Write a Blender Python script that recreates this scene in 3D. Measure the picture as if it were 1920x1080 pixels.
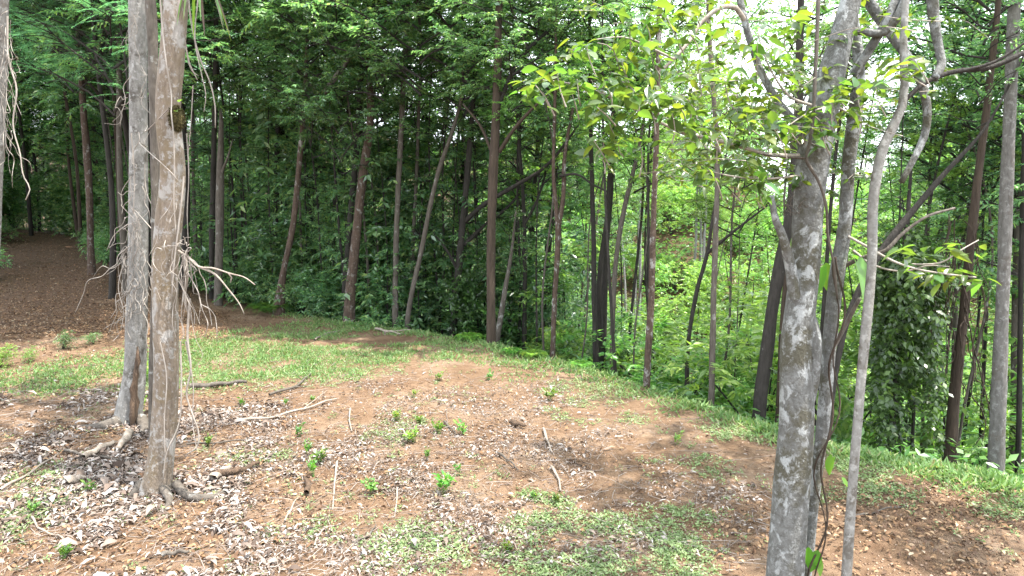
import bpy, math, random
import numpy as np

# ---------------------------------------------------------------- camera, light, exposure
scene = bpy.context.scene
for _o in list(bpy.data.objects):
    bpy.data.objects.remove(_o)
COL = scene.collection
CAM_H, PITCH, F = 3.3, math.radians(7.1), 1280.0
cam_data = bpy.data.cameras.new('camera')
cam_data.sensor_width = 36.0
cam_data.lens = 24.0
cam_data.clip_start = 0.05
cam_data.clip_end = 3000
cam = bpy.data.objects.new('camera', cam_data)
COL.objects.link(cam)
cam.location = (0, 0, CAM_H)
cam.rotation_euler = (math.pi / 2 - PITCH, 0, 0)
scene.camera = cam

SUN_EL, SUN_AZ = math.radians(72), math.radians(108)      # azimuth measured clockwise from the view direction
world = bpy.data.worlds.new('World')
scene.world = world
world.use_nodes = True
wn = world.node_tree.nodes
wl = world.node_tree.links
wn.clear()
w_out = wn.new('ShaderNodeOutputWorld')
w_bg = wn.new('ShaderNodeBackground')
w_sky = wn.new('ShaderNodeTexSky')
w_sky.sky_type = 'NISHITA'
w_sky.sun_disc = False
w_sky.sun_elevation = SUN_EL
w_sky.sun_rotation = SUN_AZ
w_sky.dust_density = 3.0
w_sky.air_density = 1.0
w_mix = wn.new('ShaderNodeMix')                          # thin bright cloud over the blue
w_mix.data_type = 'RGBA'
w_mix.inputs[0].default_value = 0.74
w_mix.inputs[7].default_value = (10.6, 11.2, 11.9, 1)
wl.new(w_sky.outputs[0], w_mix.inputs[6])
wl.new(w_mix.outputs[2], w_bg.inputs['Color'])
w_bg.inputs['Strength'].default_value = 0.14
wl.new(w_bg.outputs[0], w_out.inputs['Surface'])

sun_data = bpy.data.lights.new('sun', 'SUN')
sun_data.energy = 4.5
sun_data.angle = math.radians(0.6)
sun_data.color = (1.0, 0.95, 0.87)
sun = bpy.data.objects.new('sun', sun_data)
COL.objects.link(sun)
SUN_DIR = np.array([math.cos(SUN_EL) * math.sin(SUN_AZ), math.cos(SUN_EL) * math.cos(SUN_AZ), math.sin(SUN_EL)])
from mathutils import Vector, Matrix, Euler
sun.rotation_euler = Vector(SUN_DIR).to_track_quat('Z', 'Y').to_euler()
sun.location = (10, 6, 40)

vs = scene.view_settings
vs.view_transform = 'Standard'
vs.look = 'None'
vs.exposure = 2.02
vs.gamma = 1.0
vs.use_curve_mapping = False
cy = scene.cycles
cy.max_bounces = 10
cy.diffuse_bounces = 8
cy.glossy_bounces = 2
cy.transmission_bounces = 8
cy.transparent_max_bounces = 4
cy.sample_clamp_indirect = 10.0

rng = np.random.default_rng(7)
random.seed(7)


# ---------------------------------------------------------------- maths
def sstep(a, b, x):
    t = np.clip((x - a) / (b - a), 0, 1)
    return t * t * (3 - 2 * t)


def _hash(ix, iy, seed):
    h = (ix.astype(np.int64) * 374761393 + iy.astype(np.int64) * 668265263 + seed * 1442695041) & 0xFFFFFFFF
    h = ((h ^ (h >> 13)) * 1274126177) & 0xFFFFFFFF
    h = (h ^ (h >> 16)) & 0xFFFFFFFF
    return h / 4294967295.0


def vnoise(x, y, seed=0):
    x = np.asarray(x, float)
    y = np.asarray(y, float)
    ix = np.floor(x)
    iy = np.floor(y)
    fx = x - ix
    fy = y - iy
    fx = fx * fx * (3 - 2 * fx)
    fy = fy * fy * (3 - 2 * fy)
    a = _hash(ix, iy, seed)
    b = _hash(ix + 1, iy, seed)
    c = _hash(ix, iy + 1, seed)
    d = _hash(ix + 1, iy + 1, seed)
    return (a * (1 - fx) + b * fx) * (1 - fy) + (c * (1 - fx) + d * fx) * fy


def fbm(x, y, seed=0, octaves=3):
    s = 0
    amp = 0.5
    for i in range(octaves):
        s = s + amp * vnoise(np.asarray(x) * 2 ** i, np.asarray(y) * 2 ** i, seed + i * 17)
        amp *= 0.5
    return s / (1 - 0.5 ** octaves)


def unit(v):
    return v / np.maximum(np.linalg.norm(v, axis=-1, keepdims=True), 1e-9)


def ray(px, py):
    xc = (px - 960) / F
    yc = -(py - 540) / F
    return np.array([xc, math.cos(PITCH) + yc * math.sin(PITCH), -math.sin(PITCH) + yc * math.cos(PITCH)])


def unproj(px, py, d):
    r = ray(px, py)
    return np.array([0, 0, CAM_H]) + r * (d / r[1])


def proj(p):
    p = np.asarray(p, float)
    dx, dy, dz = p[..., 0], p[..., 1], p[..., 2] - CAM_H
    fz = dy * math.cos(PITCH) - dz * math.sin(PITCH)
    up = dy * math.sin(PITCH) + dz * math.cos(PITCH)
    fz = np.where(np.abs(fz) < 1e-6, 1e-6, fz)
    return 960 + F * dx / fz, 540 - F * up / fz, fz


# ---------------------------------------------------------------- terrain
EDGE = np.array([(-500, 160), (-60, 46), (-30, 33), (-16, 26), (-10, 22.4), (-7.1, 20.4), (-4.65, 18.9), (-2.2, 17.0), (-.5, 15.3), (1.44, 13.1), (2.2, 11.9), (3.1, 10.7),
                 (3.76, 9.8), (4.2, 9.1), (5.0, 8.5), (6.2, 7.6), (8, 6), (12, 1), (18, -8), (30, -25), (60, -70)], float)


def sdist(x, y):
    x = np.asarray(x, float)
    y = np.asarray(y, float)
    best = np.full(np.broadcast(x, y).shape, 1e9)
    sign = np.ones_like(best)
    for a, b in zip(EDGE[:-1], EDGE[1:]):
        ab = b - a
        t = np.clip(((x - a[0]) * ab[0] + (y - a[1]) * ab[1]) / (ab @ ab), 0, 1)
        dx = x - (a[0] + t * ab[0])
        dy = y - (a[1] + t * ab[1])
        d = np.hypot(dx, dy)
        cr = ab[0] * dy - ab[1] * dx
        m = d < best
        best = np.where(m, d, best)
        sign = np.where(m, np.where(cr > 0, 1.0, -1.0), sign)
    return best * sign


def tz(x, y, fine=True):
    x = np.asarray(x, float)
    y = np.asarray(y, float)
    s = sdist(x, y)
    ang = np.degrees(np.arctan2(x, np.maximum(y, 0.1)))
    w = sstep(-24, -6, ang)                                   # how far the ground falls into the valley
    s0 = np.maximum(s + 0.25, 0)
    fall = np.where(s0 < 1.2, 0.29 * s0 * s0, 0.29 * 1.44 + 0.80 * (s0 - 1.2))
    fall = np.minimum(fall, 12.5 + 0.02 * s0)
    rise = 0.34 * np.maximum(s - 24, 0) + 0.20 * np.maximum(s - 32, 0) * sstep(24, 13, ang)
    rise = np.minimum(rise, 16 + 11 * sstep(24, 13, ang) - 11 * sstep(-12, -26, ang))
    z = -fall * (0.14 + 0.86 * w) + rise
    z = z + 0.092 * np.maximum(y - 16, 0) * sstep(-20, -30, ang) * sstep(80, 40, y)
    z = z + 0.30 * (fbm(x * 0.22 + 5, y * 0.22, 3, 2) - 0.5) * sstep(1.5, -1.5, s)
    z = z + 1.6 * (fbm(x * 0.09, y * 0.09, 9, 2) - 0.5) * sstep(2, 10, s)
    # a low rise at the head of the clearing and a rut across it
    z = z + 0.16 * np.exp(-(((x + 1.5) / 4) ** 2 + ((y - 13.5) / 3) ** 2))
    if fine:
        z = z + 0.07 * (fbm(x * 1.5, y * 1.5, 21, 3) - 0.5) * sstep(6, 0, s)
        z = z + 0.022 * (fbm(x * 7, y * 7, 31, 2) - 0.5) * sstep(6, 0, s)
    return z


def ground_at(px, py):
    r = ray(px, py)
    t = np.linspace(2.0, 60, 3000)
    p = np.array([0, 0, CAM_H]) + t[:, None] * r
    dz = p[:, 2] - tz(p[:, 0], p[:, 1])
    i = int(np.argmax(dz < 0)) if (dz < 0).any() else len(t) - 1
    q = p[i].copy()
    q[2] = float(tz(q[0], q[1]))
    return q


# ---------------------------------------------------------------- mesh building
class MB:
    def __init__(self):
        self.v, self.q, self.t, self.n = [], [], [], 0

    def add(self, v, quads=None, tris=None):
        v = np.asarray(v, float).reshape(-1, 3)
        if quads is not None and len(quads):
            self.q.append(np.asarray(quads, int) + self.n)
        if tris is not None and len(tris):
            self.t.append(np.asarray(tris, int) + self.n)
        self.v.append(v)
        self.n += len(v)

    def mesh(self, name, mat, smooth=True, origin=None):
        v = np.concatenate(self.v)
        if origin is not None:
            v = v - np.asarray(origin)
        q = np.concatenate(self.q) if self.q else np.zeros((0, 4), int)
        t = np.concatenate(self.t) if self.t else np.zeros((0, 3), int)
        me = bpy.data.meshes.new(name)
        me.vertices.add(len(v))
        me.vertices.foreach_set('co', v.astype(np.float32).ravel())
        me.loops.add(q.size + t.size)
        me.loops.foreach_set('vertex_index', np.concatenate([q.ravel(), t.ravel()]).astype(np.int32))
        n = len(q) + len(t)
        me.polygons.add(n)
        ls = np.concatenate([np.arange(len(q)) * 4, q.size + np.arange(len(t)) * 3]).astype(np.int32)
        lt = np.concatenate([np.full(len(q), 4), np.full(len(t), 3)]).astype(np.int32)
        me.polygons.foreach_set('loop_start', ls)
        me.polygons.foreach_set('loop_total', lt)
        me.update(calc_edges=True)
        if smooth:
            me.polygons.foreach_set('use_smooth', np.ones(n, bool))
        if mat is not None:
            me.materials.append(mat)
        me.validate()
        return me


def link(name, data, parent=None, loc=(0, 0, 0)):
    o = bpy.data.objects.new(name, data)
    COL.objects.link(o)
    o.location = loc
    if parent is not None:
        o.parent = parent
    return o


def tag(o, label=None, cat=None, group=None, kind=None):
    if label:
        o['label'] = label
    if cat:
        o['category'] = cat
    if group:
        o['group'] = group
    if kind:
        o['kind'] = kind
    return o


def smooth_path(pts, n):
    pts = np.asarray(pts, float)
    if len(pts) < 2:
        return np.repeat(pts, n, 0)
    d = np.r_[0, np.cumsum(np.linalg.norm(np.diff(pts[:, :3], axis=0), axis=1))]
    d = d / max(d[-1], 1e-9)
    m = np.gradient(pts, d, axis=0) if len(pts) > 2 else np.repeat((pts[1:] - pts[:1]), 2, 0)
    u = np.linspace(0, 1, n)
    k = np.clip(np.searchsorted(d, u, 'right') - 1, 0, len(pts) - 2)
    h = (d[k + 1] - d[k])[:, None]
    t = ((u - d[k]) / np.maximum(d[k + 1] - d[k], 1e-9))[:, None]
    p0, p1, m0, m1 = pts[k], pts[k + 1], m[k], m[k + 1]
    return (2 * t ** 3 - 3 * t ** 2 + 1) * p0 + (t ** 3 - 2 * t ** 2 + t) * h * m0 + (-2 * t ** 3 + 3 * t ** 2) * p1 + (t ** 3 - t ** 2) * h * m1


def tube(mb, path, radii, sides=8, bumps=0.0, seed=0, flutes=None, cap=True):
    """A bent tapering tube along PATH. BUMPS: how uneven its girth is; FLUTES: (strength, length along it) of buttress folds at its foot."""
    path = np.asarray(path, float)
    radii = np.asarray(radii, float)
    n = len(path)
    tan = unit(np.gradient(path, axis=0))
    ref = np.array([0, 1.0, 0]) if abs(tan[0][1]) < 0.8 else np.array([1.0, 0, 0])
    a = np.cross(ref, tan[0])
    a = a / np.linalg.norm(a)
    A = np.zeros((n, 3))
    for i in range(n):
        a = a - tan[i] * (a @ tan[i])
        a = a / max(np.linalg.norm(a), 1e-9)
        A[i] = a
    B = np.cross(tan, A)
    th = np.arange(sides) * 2 * np.pi / sides
    L = np.r_[0, np.cumsum(np.linalg.norm(np.diff(path, axis=0), axis=1))]
    r = radii[:, None] * np.ones((1, sides))
    if bumps:
        g = np.random.default_rng(seed)
        rel = L / max(radii.mean() * 7, 1e-6)
        for k, amp in ((1, .5), (2, .7), (3, .5), (5, .35)):
            ph, fr = g.uniform(0, 6.28, 2), g.uniform(.5, 1.6)
            r = r * (1 + bumps * amp * np.sin(k * th[None] + ph[0] + np.sin(rel[:, None] * fr + ph[1]) * 2.2))
        r = r * (1 + bumps * 0.8 * (np.random.default_rng(seed + 1).random((n, sides)) - .5))
    if flutes:
        st, ln, ks = flutes
        g = np.random.default_rng(seed + 5)
        f = np.exp(-L / ln)[:, None]
        ph = g.uniform(0, 6.28)
        r = r * (1 + f * st * (0.55 + 0.6 * np.sin(ks * th[None] + ph) + 0.35 * np.sin((ks + 2) * th[None] + ph * 2)))
    v = path[:, None, :] + r[..., None] * (np.cos(th)[None, :, None] * A[:, None, :] + np.sin(th)[None, :, None] * B[:, None, :])
    i = np.arange(n - 1)[:, None] * sides
    j = np.arange(sides)[None]
    j2 = (j + 1) % sides
    q = np.stack([i + j, i + j2, i + sides + j2, i + sides + j], -1).reshape(-1, 4)
    vv = v.reshape(-1, 3)
    tris = None
    if cap:
        vv = np.vstack([vv, path[-1:]])
        e = (n - 1) * sides
        tris = np.stack([e + np.arange(sides), e + (np.arange(sides) + 1) % sides, np.full(sides, n * sides)], -1)
    mb.add(vv, q, tris)


def leaves2(mb, P, D, N, L, W):
    """Leaves of two triangles folded on the midrib: base P, direction D, face normal N, length L, width W."""
    D = unit(D)
    S = unit(np.cross(D, N))
    N = np.cross(S, D)
    L = L[:, None]
    W = W[:, None]
    mid = P + D * L * 0.45 + N * L * 0.06
    v = np.stack([P, mid + S * W * .5 - N * W * .12, P + D * L - N * L * 0.10, mid - S * W * .5 - N * W * .12], 1)
    b = np.arange(len(P))[:, None] * 4
    mb.add(v.reshape(-1, 3), None, np.concatenate([b + np.array([[0, 1, 2]]), b + np.array([[0, 2, 3]])]))


def curled(mb, P, D, N, L, W, curl):
    """Dry leaves: three cross-sections bent along their length."""
    D = unit(D)
    S = unit(np.cross(D, N))
    N = np.cross(S, D)
    L, W, curl = L[:, None], W[:, None], curl[:, None]
    rows = []
    for t, w, h in ((0, .25, .0), (.38, 1., .16), (.75, .8, .14), (1, .08, -.02)):
        c = P + D * L * (t - .5) + N * L * h * curl
        rows += [c + S * W * .5 * w + N * W * .25 * curl, c - S * W * .5 * w + N * W * .10 * curl]
    v = np.stack(rows, 1)
    b = np.arange(len(P))[:, None] * 8
    q = np.concatenate([b + np.array([[0, 1, 3, 2]]), b + np.array([[2, 3, 5, 4]]), b + np.array([[4, 5, 7, 6]])])
    mb.add(v.reshape(-1, 3), q)


def leaf_shape(mat, name, L=1.0, W=0.45, heart=False, fold=0.25, droop=0.25, n=6):
    """One large leaf along +X with a fold on the midrib and a drooping tip."""
    rows = []
    for i in range(n + 1):
        t = i / n
        if heart:
            w = W * 1.05 * (math.sin(math.pi * min(1, t * .8 + .2)) ** .8) * (1 - .15 * t) if i else W * .55
        else:
            w = W * (math.sin(math.pi * t ** .8)) ** .9
        w = max(w, .004)
        x, z = L * t, -droop * L * t * t
        xs = x - (L * .12 if (heart and i == 0) else 0)
        rows.append([(xs, w * .5, z + fold * w * .5), (xs, w * .25, z + fold * w * .17), (x, 0, z), (xs, -w * .25, z + fold * w * .17), (xs, -w * .5, z + fold * w * .5)])
    v = np.array(rows).reshape(-1, 3)
    q = [(5 * i + j, 5 * i + j + 1, 5 * i + 6 + j, 5 * i + 5 + j) for i in range(n) for j in range(4)]
    mb = MB()
    mb.add(v, q)
    return mb.mesh(name, mat)


# ---------------------------------------------------------------- materials
def new_mat(name):
    m = bpy.data.materials.new(name)
    m.use_nodes = True
    m.node_tree.nodes.clear()
    return m, m.node_tree.nodes, m.node_tree.links


def ramp(nodes, stops, interp='LINEAR'):
    r = nodes.new('ShaderNodeValToRGB')
    r.color_ramp.interpolation = interp
    els = r.color_ramp.elements
    while len(els) < len(stops):
        els.new(0.5)
    for e, (p, c) in zip(els, stops):
        e.position = p
        e.color = (*c, 1)
    return r


def leaf_mat(name, stops, trans, tfac=0.4, rough=0.42, spec=0.5, objvar=0.35, hue=0.02):
    """Leaf tissue: colour differs from leaf to leaf and from plant to plant; light passes through."""
    m, n, l = new_mat(name)
    out = n.new('ShaderNodeOutputMaterial')
    geo = n.new('ShaderNodeNewGeometry')
    oi = n.new('ShaderNodeObjectInfo')
    rp = ramp(n, stops)
    l.new(geo.outputs['Random Per Island'], rp.inputs[0])
    hsv = n.new('ShaderNodeHueSaturation')
    mr = n.new('ShaderNodeMapRange')
    mr.inputs[3].default_value = 1 - objvar
    mr.inputs[4].default_value = 1 + objvar
    l.new(oi.outputs['Random'], mr.inputs[0])
    l.new(mr.outputs[0], hsv.inputs['Value'])
    mh = n.new('ShaderNodeMapRange')
    mh.inputs[3].default_value = .5 - hue
    mh.inputs[4].default_value = .5 + hue
    mu = n.new('ShaderNodeMath')
    mu.operation = 'FRACT'
    mm = n.new('ShaderNodeMath')
    mm.operation = 'MULTIPLY'
    mm.inputs[1].default_value = 7.31
    l.new(oi.outputs['Random'], mm.inputs[0])
    l.new(mm.outputs[0], mu.inputs[0])
    l.new(mu.outputs[0], mh.inputs[0])
    l.new(mh.outputs[0], hsv.inputs['Hue'])
    l.new(rp.outputs[0], hsv.inputs['Color'])
    p = n.new('ShaderNodeBsdfPrincipled')
    p.inputs['Roughness'].default_value = rough
    p.inputs['Specular IOR Level'].default_value = spec
    l.new(hsv.outputs[0], p.inputs['Base Color'])
    t = n.new('ShaderNodeBsdfTranslucent')
    tm = n.new('ShaderNodeMix')
    tm.data_type = 'RGBA'
    tm.blend_type = 'MULTIPLY'
    tm.inputs[0].default_value = 1
    tm.inputs[7].default_value = (*trans, 1)
    l.new(hsv.outputs[0], tm.inputs[6])
    l.new(tm.outputs[2], t.inputs['Color'])
    mx = n.new('ShaderNodeMixShader')
    mx.inputs[0].default_value = tfac
    l.new(p.outputs[0], mx.inputs[1])
    l.new(t.outputs[0], mx.inputs[2])
    l.new(mx.outputs[0], out.inputs[0])
    return m


def bark_mat(name, base, base2, patch=None, patch_amt=0.5, patch_scale=6.0, moss=None, moss_amt=0.5, streak=4.0, rough=0.9, bump=0.5, rings=0.0, spots=None, patch2=None):
    """Bark: long streaks, lichen patches with sharp edges, moss stains, ridges in relief."""
    m, n, l = new_mat(name)
    out = n.new('ShaderNodeOutputMaterial')
    tc = n.new('ShaderNodeTexCoord')
    oi = n.new('ShaderNodeObjectInfo')
    off = n.new('ShaderNodeVectorMath')
    off.operation = 'ADD'
    sc = n.new('ShaderNodeVectorMath')
    sc.operation = 'SCALE'
    sc.inputs['Scale'].default_value = 0.0 if False else 1.0
    comb = n.new('ShaderNodeCombineXYZ')
    mul = n.new('ShaderNodeMath')
    mul.operation = 'MULTIPLY'
    mul.inputs[1].default_value = 37.0
    l.new(oi.outputs['Random'], mul.inputs[0])
    l.new(mul.outputs[0], comb.inputs[0])
    l.new(mul.outputs[0], comb.inputs[2])
    l.new(tc.outputs['Object'], off.inputs[0])
    l.new(comb.outputs[0], off.inputs[1])
    mp = n.new('ShaderNodeMapping')
    mp.inputs['Scale'].default_value = (1, 1, 1 / streak)
    l.new(off.outputs[0], mp.inputs[0])
    n1 = n.new('ShaderNodeTexNoise')
    n1.inputs['Scale'].default_value = 22
    n1.inputs['Detail'].default_value = 6
    n1.inputs['Roughness'].default_value = .65
    l.new(mp.outputs[0], n1.inputs['Vector'])
    r1 = ramp(n, [(.3, base2), (.68, base)])
    l.new(n1.outputs[0], r1.inputs[0])
    col = r1.outputs[0]

    def mixc(col, fac, c):
        mx = n.new('ShaderNodeMix')
        mx.data_type = 'RGBA'
        l.new(fac, mx.inputs[0])
        l.new(col, mx.inputs[6])
        mx.inputs[7].default_value = (*c, 1)
        return mx.outputs[2]
    proud = None
    if moss:
        n3 = n.new('ShaderNodeTexNoise')
        n3.inputs['Scale'].default_value = 2.6
        n3.inputs['Detail'].default_value = 5
        n3.inputs['Roughness'].default_value = .7
        l.new(off.outputs[0], n3.inputs['Vector'])
        r3 = ramp(n, [(.62 - .3 * moss_amt, (0, 0, 0)), (.72 - .3 * moss_amt, (.85, .85, .85))])
        l.new(n3.outputs[0], r3.inputs[0])
        col = mixc(col, r3.outputs[0], moss)
    if patch:
        n2 = n.new('ShaderNodeTexNoise')
        n2.inputs['Scale'].default_value = patch_scale
        n2.inputs['Detail'].default_value = 8
        n2.inputs['Roughness'].default_value = .66
        n2.inputs['Distortion'].default_value = .4
        mp2 = n.new('ShaderNodeMapping')
        mp2.inputs['Scale'].default_value = (1, 1, .7)
        mp2.inputs['Location'].default_value = (3, 7, 1)
        l.new(off.outputs[0], mp2.inputs[0])
        l.new(mp2.outputs[0], n2.inputs['Vector'])
        t = .72 - .36 * patch_amt
        r2 = ramp(n, [(t, (0, 0, 0)), (t + .06, (.85, .85, .85))])
        proud = r2.outputs[0]
        l.new(n2.outputs[0], r2.inputs[0])
        col = mixc(col, r2.outputs[0], patch)
    if patch2:
        n5 = n.new('ShaderNodeTexNoise')
        n5.inputs['Scale'].default_value = 17
        n5.inputs['Detail'].default_value = 7
        n5.inputs['Roughness'].default_value = .68
        l.new(off.outputs[0], n5.inputs['Vector'])
        r5 = ramp(n, [(.54, (0, 0, 0)), (.63, (.75, .75, .75))])
        l.new(n5.outputs[0], r5.inputs[0])
        col = mixc(col, r5.outputs[0], patch2)
    if spots:
        vo = n.new('ShaderNodeTexVoronoi')
        vo.inputs['Scale'].default_value = 14
        l.new(off.outputs[0], vo.inputs['Vector'])
        nn = n.new('ShaderNodeTexNoise')
        nn.inputs['Scale'].default_value = 40
        l.new(off.outputs[0], nn.inputs['Vector'])
        ad = n.new('ShaderNodeMath')
        ad.operation = 'MULTIPLY_ADD'
        l.new(nn.outputs[0], ad.inputs[0])
        ad.inputs[1].default_value = .3
        l.new(vo.outputs['Distance'], ad.inputs[2])
        rs = ramp(n, [(.33, (.9, .9, .9)), (.37, (0, 0, 0))])
        l.new(ad.outputs[0], rs.inputs[0])
        col = mixc(col, rs.outputs[0], spots)
    if rings:
        wv = n.new('ShaderNodeTexWave')
        wv.bands_direction = 'Z'
        wv.inputs['Scale'].default_value = 3.0
        wv.inputs['Distortion'].default_value = 5
        wv.inputs['Detail'].default_value = 3
        l.new(off.outputs[0], wv.inputs['Vector'])
        rw = ramp(n, [(.0, (rings, rings, rings)), (.12, (0, 0, 0))])
        l.new(wv.outputs['Fac'], rw.inputs[0])
        col = mixc(col, rw.outputs[0], tuple(x * .45 for x in base2))
    p = n.new('ShaderNodeBsdfPrincipled')
    p.inputs['Roughness'].default_value = rough
    p.inputs['Specular IOR Level'].default_value = .25
    l.new(col, p.inputs['Base Color'])
    n4 = n.new('ShaderNodeTexNoise')
    n4.inputs['Scale'].default_value = 60
    n4.inputs['Detail'].default_value = 4
    l.new(mp.outputs[0], n4.inputs['Vector'])
    add = n.new('ShaderNodeMath')
    add.operation = 'ADD'
    l.new(n1.outputs[0], add.inputs[0])
    l.new(n4.outputs[0], add.inputs[1])
    hgt = add.outputs[0]
    if proud is not None:
        ma = n.new('ShaderNodeMath')
        ma.operation = 'MULTIPLY_ADD'
        ma.inputs[1].default_value = .35
        l.new(proud, ma.inputs[0])
        l.new(hgt, ma.inputs[2])
        hgt = ma.outputs[0]
    b = n.new('ShaderNodeBump')
    b.inputs['Strength'].default_value = bump
    b.inputs['Distance'].default_value = .03
    l.new(hgt, b.inputs['Height'])
    l.new(b.outputs[0], p.inputs['Normal'])
    l.new(p.outputs[0], out.inputs[0])
    return m


def plain_mat(name, stops, scale=12, rough=.9, bump=.3, per_island=False):
    m, n, l = new_mat(name)
    out = n.new('ShaderNodeOutputMaterial')
    p = n.new('ShaderNodeBsdfPrincipled')
    p.inputs['Roughness'].default_value = rough
    p.inputs['Specular IOR Level'].default_value = .25
    tc = n.new('ShaderNodeTexCoord')
    nz = n.new('ShaderNodeTexNoise')
    nz.inputs['Scale'].default_value = scale
    nz.inputs['Detail'].default_value = 5
    l.new(tc.outputs['Object'], nz.inputs['Vector'])
    r = ramp(n, stops)
    if per_island:
        g = n.new('ShaderNodeNewGeometry')
        l.new(g.outputs['Random Per Island'], r.inputs[0])
    else:
        l.new(nz.outputs[0], r.inputs[0])
    l.new(r.outputs[0], p.inputs['Base Color'])
    if bump:
        b = n.new('ShaderNodeBump')
        b.inputs['Strength'].default_value = bump
        b.inputs['Distance'].default_value = .02
        l.new(nz.outputs[0], b.inputs['Height'])
        l.new(b.outputs[0], p.inputs['Normal'])
    l.new(p.outputs[0], out.inputs[0])
    return m


def ground_mat():
    m, n, l = new_mat('earth')
    out = n.new('ShaderNodeOutputMaterial')
    p = n.new('ShaderNodeBsdfPrincipled')
    p.inputs['Roughness'].default_value = .95
    p.inputs['Specular IOR Level'].default_value = .15
    tc = n.new('ShaderNodeTexCoord')

    def noise(scale, detail=6, rough=.6):
        z = n.new('ShaderNodeTexNoise')
        z.inputs['Scale'].default_value = scale
        z.inputs['Detail'].default_value = detail
        z.inputs['Roughness'].default_value = rough
        l.new(tc.outputs['Object'], z.inputs['Vector'])
        return z
    a, b, c = noise(.9), noise(9, 8, .7), noise(70, 5, .7)
    r1 = ramp(n, [(.3, (.118, .072, .042)), (.5, (.160, .104, .065)), (.72, (.210, .153, .108))])
    l.new(a.outputs[0], r1.inputs[0])
    r2 = ramp(n, [(.3, (.62, .56, .52)), (.55, (1, 1, 1)), (.75, (1.22, 1.2, 1.2))])
    l.new(b.outputs[0], r2.inputs[0])
    mx = n.new('ShaderNodeMix')
    mx.data_type = 'RGBA'
    mx.blend_type = 'MULTIPLY'
    mx.inputs[0].default_value = 1
    l.new(r1.outputs[0], mx.inputs[6])
    l.new(r2.outputs[0], mx.inputs[7])
    at = n.new('ShaderNodeAttribute')
    at.attribute_name = 'humus'
    mh = n.new('ShaderNodeMix')
    mh.data_type = 'RGBA'
    l.new(at.outputs['Fac'], mh.inputs[0])
    l.new(mx.outputs[2], mh.inputs[6])
    r3 = ramp(n, [(.35, (.035, .024, .014)), (.7, (.085, .055, .03))])
    l.new(b.outputs[0], r3.inputs[0])
    l.new(r3.outputs[0], mh.inputs[7])
    l.new(mh.outputs[2], p.inputs['Base Color'])
    ad = n.new('ShaderNodeMath')
    ad.operation = 'ADD'
    l.new(b.outputs[0], ad.inputs[0])
    l.new(c.outputs[0], ad.inputs[1])
    bp = n.new('ShaderNodeBump')
    bp.inputs['Strength'].default_value = .9
    bp.inputs['Distance'].default_value = .04
    l.new(ad.outputs[0], bp.inputs['Height'])
    l.new(bp.outputs[0], p.inputs['Normal'])
    l.new(p.outputs[0], out.inputs[0])
    return m


M = {}
M['earth'] = ground_mat()
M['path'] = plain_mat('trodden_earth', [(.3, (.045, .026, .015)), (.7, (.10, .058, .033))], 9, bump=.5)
M['lichen'] = bark_mat('lichen_bark', (.125, .126, .12), (.056, .055, .049), patch=(.25, .26, .255), patch_amt=.50, patch_scale=8.5, moss=(.05, .046, .03), moss_amt=.40, patch2=(.185, .19, .185), streak=1.6, bump=.55)
M['pale'] = bark_mat('pale_bark', (.18, .177, .163), (.11, .104, .094), patch=(.075, .066, .054), patch_amt=.56, patch_scale=9, patch2=(.25, .247, .232), streak=1.2, bump=.25)
M['grey'] = bark_mat('grey_bark', (.12, .115, .106), (.055, .051, .046), patch2=(.17, .168, .16), patch=(.18, .177, .168), patch_amt=.3, moss=(.07, .06, .05), moss_amt=.35, streak=3, bump=.4)
M['smooth_grey'] = bark_mat('smooth_grey_bark', (.19, .182, .168), (.10, .094, .085), patch2=(.25, .245, .235), patch=(.26, .255, .242), patch_amt=.34, moss=(.05, .043, .034), moss_amt=.30, streak=2.2, bump=.4)
M['tan'] = bark_mat('tan_bark', (.185, .148, .114), (.09, .07, .051), patch=(.25, .236, .218), patch_amt=.55, patch_scale=4.0, moss=(.125, .095, .06), moss_amt=.34, streak=3.5, bump=.6, patch2=(.25, .24, .225))
M['red'] = bark_mat('red_bark', (.075, .050, .036), (.030, .020, .015), patch=(.22, .215, .20), patch_amt=.44, patch_scale=8, streak=5, bump=.8, patch2=(.11, .085, .07))
M['brown'] = bark_mat('brown_bark', (.058, .042, .03), (.027, .019, .014), patch=(.25, .22, .17), patch_amt=.12, patch_scale=7, streak=8, bump=.8)
M['dark'] = bark_mat('dark_bark', (.032, .028, .024), (.014, .012, .010), patch=(.13, .13, .12), patch_amt=.2, patch_scale=9, streak=5, bump=.7)
M['mid'] = bark_mat('greybrown_bark', (.095, .082, .068), (.045, .037, .03), patch=(.19, .188, .175), patch_amt=.35, patch_scale=7, streak=4, bump=.5)
M['dead'] = bark_mat('dead_wood', (.26, .225, .19), (.14, .11, .085), streak=8, bump=.5)
M['rotten'] = bark_mat('rotten_wood', (.10, .065, .042), (.025, .017, .012), streak=6, bump=.9)
M['vine'] = bark_mat('dry_vine', (.28, .25, .22), (.17, .145, .12), streak=4, bump=.2)
M['moss'] = plain_mat('moss', [(.3, (.02, .018, .006)), (.7, (.075, .06, .02))], 40, bump=1)

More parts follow.
